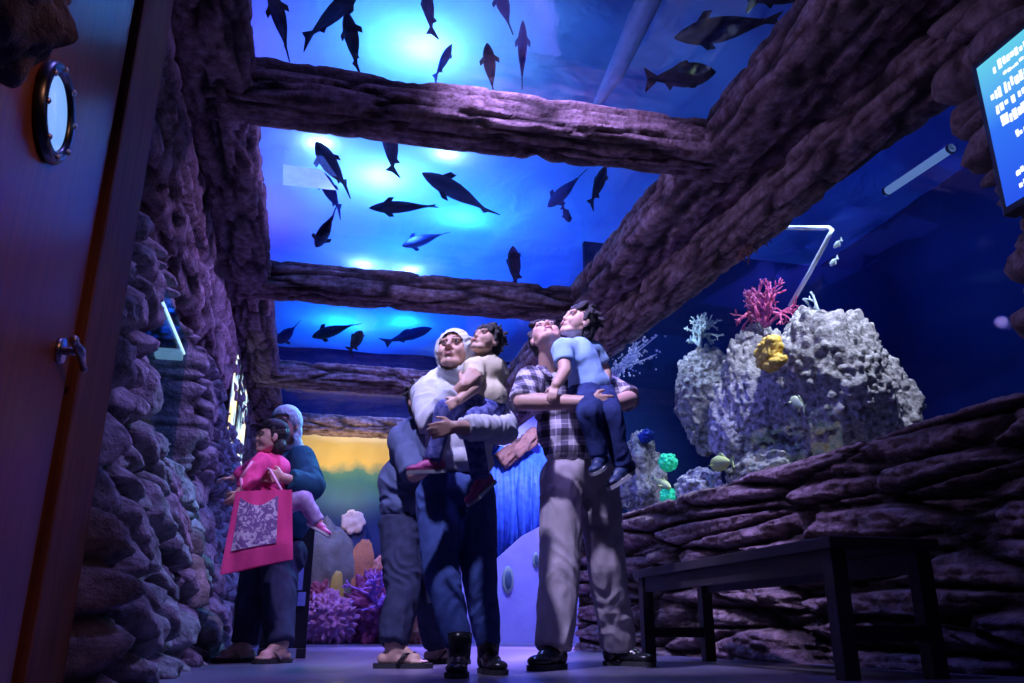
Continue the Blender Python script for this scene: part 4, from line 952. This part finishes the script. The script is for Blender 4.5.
g.head(P(271, 438, 4.93), (-.95, -.28, .08), (.05, 0, 1), .84, nb)
g.done(); g.hair(fringe=.05, seed=15, back=.05)
T, M_, sc = g.T, g.hM, g.hs
m = MB(); m.ell(T(0, -.015, .075), (.090*sc, .098*sc, .062*sc), rot=M_); cp = remesh(m, .006, 2).build('cap', surf('navy_cap', (.015, .012, .035), None, 9, .8), g.root)
m = MB(); m.ell(T(0, .095, .062), (.066*sc, .055*sc, .008*sc), rot=M_); m.build('cap_brim', MATS['navy_cap'], cp)
g.wear('top', PNKC, [(c, tuple(x + .01 for x in r)) for c, r in tor], [[(s1, .050), (e1, .044), (mid(e1, w1, .8), .036)], [(s2, .050), (e2, .042), (mid(e2, w2, .8), .036)]], .010, voxel=.008)
g.wear('leggings', LEGG, [(tb + V((0, 0, -.06)), (.115, .10, .07))], [[(h1, .065), (k1, .050), (a1, .038)], [(h2, .065), (k2, .05), (a2, .04)]], .005, voxel=.008)
g.shoe(a1, (.8, -.4, -.4), PINKS, SOLEW, .16, up=(.5, 0, .85), drop=.045); g.shoe(a2, (-.5, -.8, -.1), PINKS, SOLEW, .16, drop=.045)
# pink tote bag with a white printed patch
bg = thing('tote_bag', P(255, 572, 4.72), 'big pink cloth tote bag with a white printed patch, hanging from the hooded woman', 'bag')
c0, c1, c2, c3 = P(236, 492, 4.74), P(292, 490, 4.72), P(293, 559, 4.74), P(220, 575, 4.70)
def bagp(i, j, o):
    t = mid(c0, c1, i); b_ = mid(c3, c2, i); p = mid(t, b_, j); bul = math.sin(math.pi * i) ** .6 * (.25 + .75 * j) * (1 - .5 * max(0, j - .75) / .25)
    return p + V((0, o * (.012 + .055 * bul), 0)) + V((0, .020 * noise.noise(V((i * 5, j * 1.6, o))) * (.4 + j), 0))
m = MB(); m.grid(lambda i, j: bagp(i, j, -1), 30, 26); m.grid(lambda i, j: bagp(i, j, 1), 30, 26)
bag = m.build('bag_body', PNKC, bg)
m = MB(); m.chain([(P(242, 494, 4.76), .008), (P(241, 478, 4.76), .008), (P(252, 462, 4.80), .008), (P(270, 470, 4.84), .008), (P(288, 502, 4.74), .008)]); m.build('handle', surf('pale_pink_strap', (.8, .35, .5), None, 12, .7), bg)
mm, nt, N, L = newmat('printed_patch')
out = node(nt, 'ShaderNodeOutputMaterial'); b = node(nt, 'ShaderNodeBsdfPrincipled'); tc = node(nt, 'ShaderNodeTexCoord'); nz = node(nt, 'ShaderNodeTexNoise', Scale=26, Detail=3, Distortion=1.5); L.new(tc.outputs['Object'], nz.inputs[0])
rp = ramp(nt, [(.44, (.70, .62, .75)), (.52, (.22, .12, .32))]); L.new(nz.outputs[0], rp.inputs[0]); L.new(rp.outputs[0], b.inputs['Base Color']); L.new(b.outputs[0], out.inputs[0])
m = MB(); m.grid(lambda i, j: bagp(.10 + .66 * i, .20 + .54 * j + .06 * (1 - math.sin(math.pi * i)) * (1 - j) * -2, -1) + V((0, -.006, 0)), 16, 14); m.build('printed_patch', mm, bag)
# dark stand behind her
sd = thing('display_stand', P(296, 645, 5.9) * 1.0, 'black upright display stand with pale blue notices behind the hooded woman', 'stand'); sd.location.z = 0; ORG[sd.name].z = 0
BLK = surf('black_board', (.012, .012, .018), (.02, .02, .028), 8, .4)
q0, q1 = P(272, 505, 5.9), P(317, 503, 5.9)
m = MB(); m.cbox((q0.x, 5.88, .06), (q1.x, 5.94, q0.z), .006); pn = m.build('panel', BLK, sd, smooth=False)
for px0, px1, py0, py1 in ((299, 306, 520, 532), (297, 305, 556, 590), (297, 306, 592, 606)):
    a, b_ = P(px0, py1, 5.875), P(px1, py0, 5.875); m = MB(); m.box((a.x, 5.872, a.z), (b_.x, 5.879, b_.z)); m.build('notice', surf('notice_paper', (.35, .45, .9), (.2, .3, .75), 20, .6), pn, smooth=False)
for x in (q0.x + .03, q1.x - .03):
    m = MB(); m.cbox((x - .03, 5.80, 0), (x + .03, 6.02, .06), .005); m.build('foot', BLK, sd, smooth=False)

# ================================================================ lights
def lamp(name, typ, loc, col, e, size=.1, target=None, angle=60, blend=.6, sy=None):
    l = bpy.data.lights.new(name, typ); l.color = col; l.energy = e
    if typ == 'AREA':
        l.size = size
        if sy: l.shape = 'RECTANGLE'; l.size_y = sy
    else: l.shadow_soft_size = size
    if typ == 'SPOT': l.spot_size = R(angle); l.spot_blend = blend
    o = bpy.data.objects.new(name, l); COL.objects.link(o); o.location = loc
    if target is not None: o.rotation_euler = (V(target) - V(loc)).to_track_quat('-Z', 'Y').to_euler()
    return o
# tank lamps above the water
CYAN, WHT, BLU, PUR = (.02, .50, 1), (.80, .95, 1), (.015, .10, 1), (.20, .07, 1)
for x, y, z, c, e in ((.50, 5.55, 4.97, CYAN, 28), (.60, 5.6, 4.95, (.5, .85, 1), 20), (.62, 5.6, 4.78, WHT, 4.5), (-.17, 7.25, 4.72, WHT, 6), (.45, 7.75, 4.93, WHT, 17), (.5, 7.8, 5.18, CYAN, 52), (1.06, 7.15, 4.72, WHT, 5), (1.46, 8.4, 4.85, (.1, .8, 1), 17),
                   (.45, 9.95, 4.71, WHT, 6), (1.03, 10.0, 4.71, WHT, 5.5), (.8, 9.4, 5.2, CYAN, 26), (-.3, 10.6, 4.8, CYAN, 4), (.3, 12.2, 4.9, CYAN, 26), (1.2, 12.0, 4.8, CYAN, 16), (2.2, 13.1, 4.75, WHT, 2)):
    lamp('tank_lamp', 'POINT', (x, y, z), c, e, .05)
for x, y, c, e in ((-.9, 6.0, PUR, 75), (-.8, 8.6, PUR, 110), (1.4, 8.2, BLU, 85), (1.7, 10.2, BLU, 110), (.6, 12.3, BLU, 110)):
    lamp('tank_flood', 'POINT', (x, y, 5.6), c, e, .2)
# downlights in the overhead water
for x, y, c, e in ((.3, 2.6, (.30, .24, 1), 110), (.6, 5.4, (.25, .25, 1), 190), (.8, 8.4, (.22, .24, 1), 330), (.9, 10.8, (.22, .3, 1), 420)):
    lamp('downlight', 'SPOT', (x, y, 4.4), c, e, .12, (x + .05, y + .3, 0), 110, .8)
lamp('key_light', 'SPOT', (-.30, 2.0, 4.3), (.66, .58, 1), 1250, .08, (.9, 3.9, 1.3), 34, .7)
for y, e in ((2.6, 90), (5.3, 95), (8.0, 85)): lamp('rail_fill', 'SPOT', (-.40, y, 2.70), (.46, .38, 1), e, .05, (2.5, y + .5, 2.72), 110, .8)  # added spots without fixtures on the left rail, brightening the right rails
lamp('violet_wash', 'SPOT', (1.6, 5.0, 4.3), (.50, .30, 1), 520, .12, (-.6, 4.8, .9), 60, .8)
lamp('violet_wash', 'SPOT', (.3, 3.0, 4.2), (.50, .36, 1), 1300, .12, (2.5, 5.3, .7), 46, .9)
lamp('door_fill', 'SPOT', (.5, 1.0, 1.7), (1, .42, .22), 15, .1, (-.64, 1.75, .9), 62, .9)  # added warm spot without a fixture, so the door reads brown
# side tank
lamp('reef_light', 'SPOT', (3.15, 3.7, 3.9), (.90, .88, .95), 620, .05, (3.45, 5.4, 1.6), 46, .6)
lamp('reef_light', 'SPOT', (3.6, 5.4, 4.4), (.80, .88, 1), 420, .06, (3.4, 5.4, 1.2), 60, .6)
lamp('reef_light', 'SPOT', (2.95, 6.6, 3.6), (.6, .75, 1), 160, .08, (2.95, 6.9, 1.2), 60, .7)
lamp('reef_flood', 'POINT', (5.0, 6.2, 3.4), (.06, .22, 1), 22, .3)
lamp('reef_flood', 'POINT', (4.9, 3.2, 2.6), (.05, .22, 1), 7, .3)
# end scenery
lamp('mural_lamp', 'SPOT', (.5, 11.3, 2.0), (1, .80, .48), 70, .05, (.5, 12.4, 2.6), 110, .7)
lamp('coral_fill', 'POINT', (2.95, 6.4, 2.7), (.8, .85, 1), 7, .05)  # added point light brightening the feather coral in the side tank
lamp('bag_fill', 'SPOT', (.5, 2.6, 3.9), (.75, .55, 1), 420, .08, (-.22, 4.8, .8), 16, .8)  # added spot brightening the pink bag, no fixture there
lamp('mural_lamp', 'SPOT', (.2, 10.2, 2.6), (.85, .6, 1), 80, .06, (.6, 12.0, .5), 60, .6)
lamp('recess_lamp', 'SPOT', (3.0, 10.6, 3.5), (.36, .38, 1), 520, .12, (2.9, 12.2, 1.4), 100, .6)
lamp('recess_lamp', 'SPOT', (3.2, 9.4, 3.4), (.36, .24, 1), 4200, .12, (1.0, 6.4, 0), 90, .6)
lamp('rim_fill', 'SPOT', (.75, 5.95, 2.3), (.10, .65, 1), 150, .06, (-.1, 5.2, 1.25), 50, .6)  # added cyan spot behind the hooded woman for a lit rim
w = bpy.data.worlds.new('world'); SC.world = w; w.use_nodes = True
w.node_tree.nodes['Background'].inputs[0].default_value = (.05, .04, .25, 1); w.node_tree.nodes['Background'].inputs[1].default_value = .06
SC.view_settings.view_transform = 'Standard'; SC.view_settings.look = 'None'; SC.view_settings.exposure = 0; SC.view_settings.gamma = 1
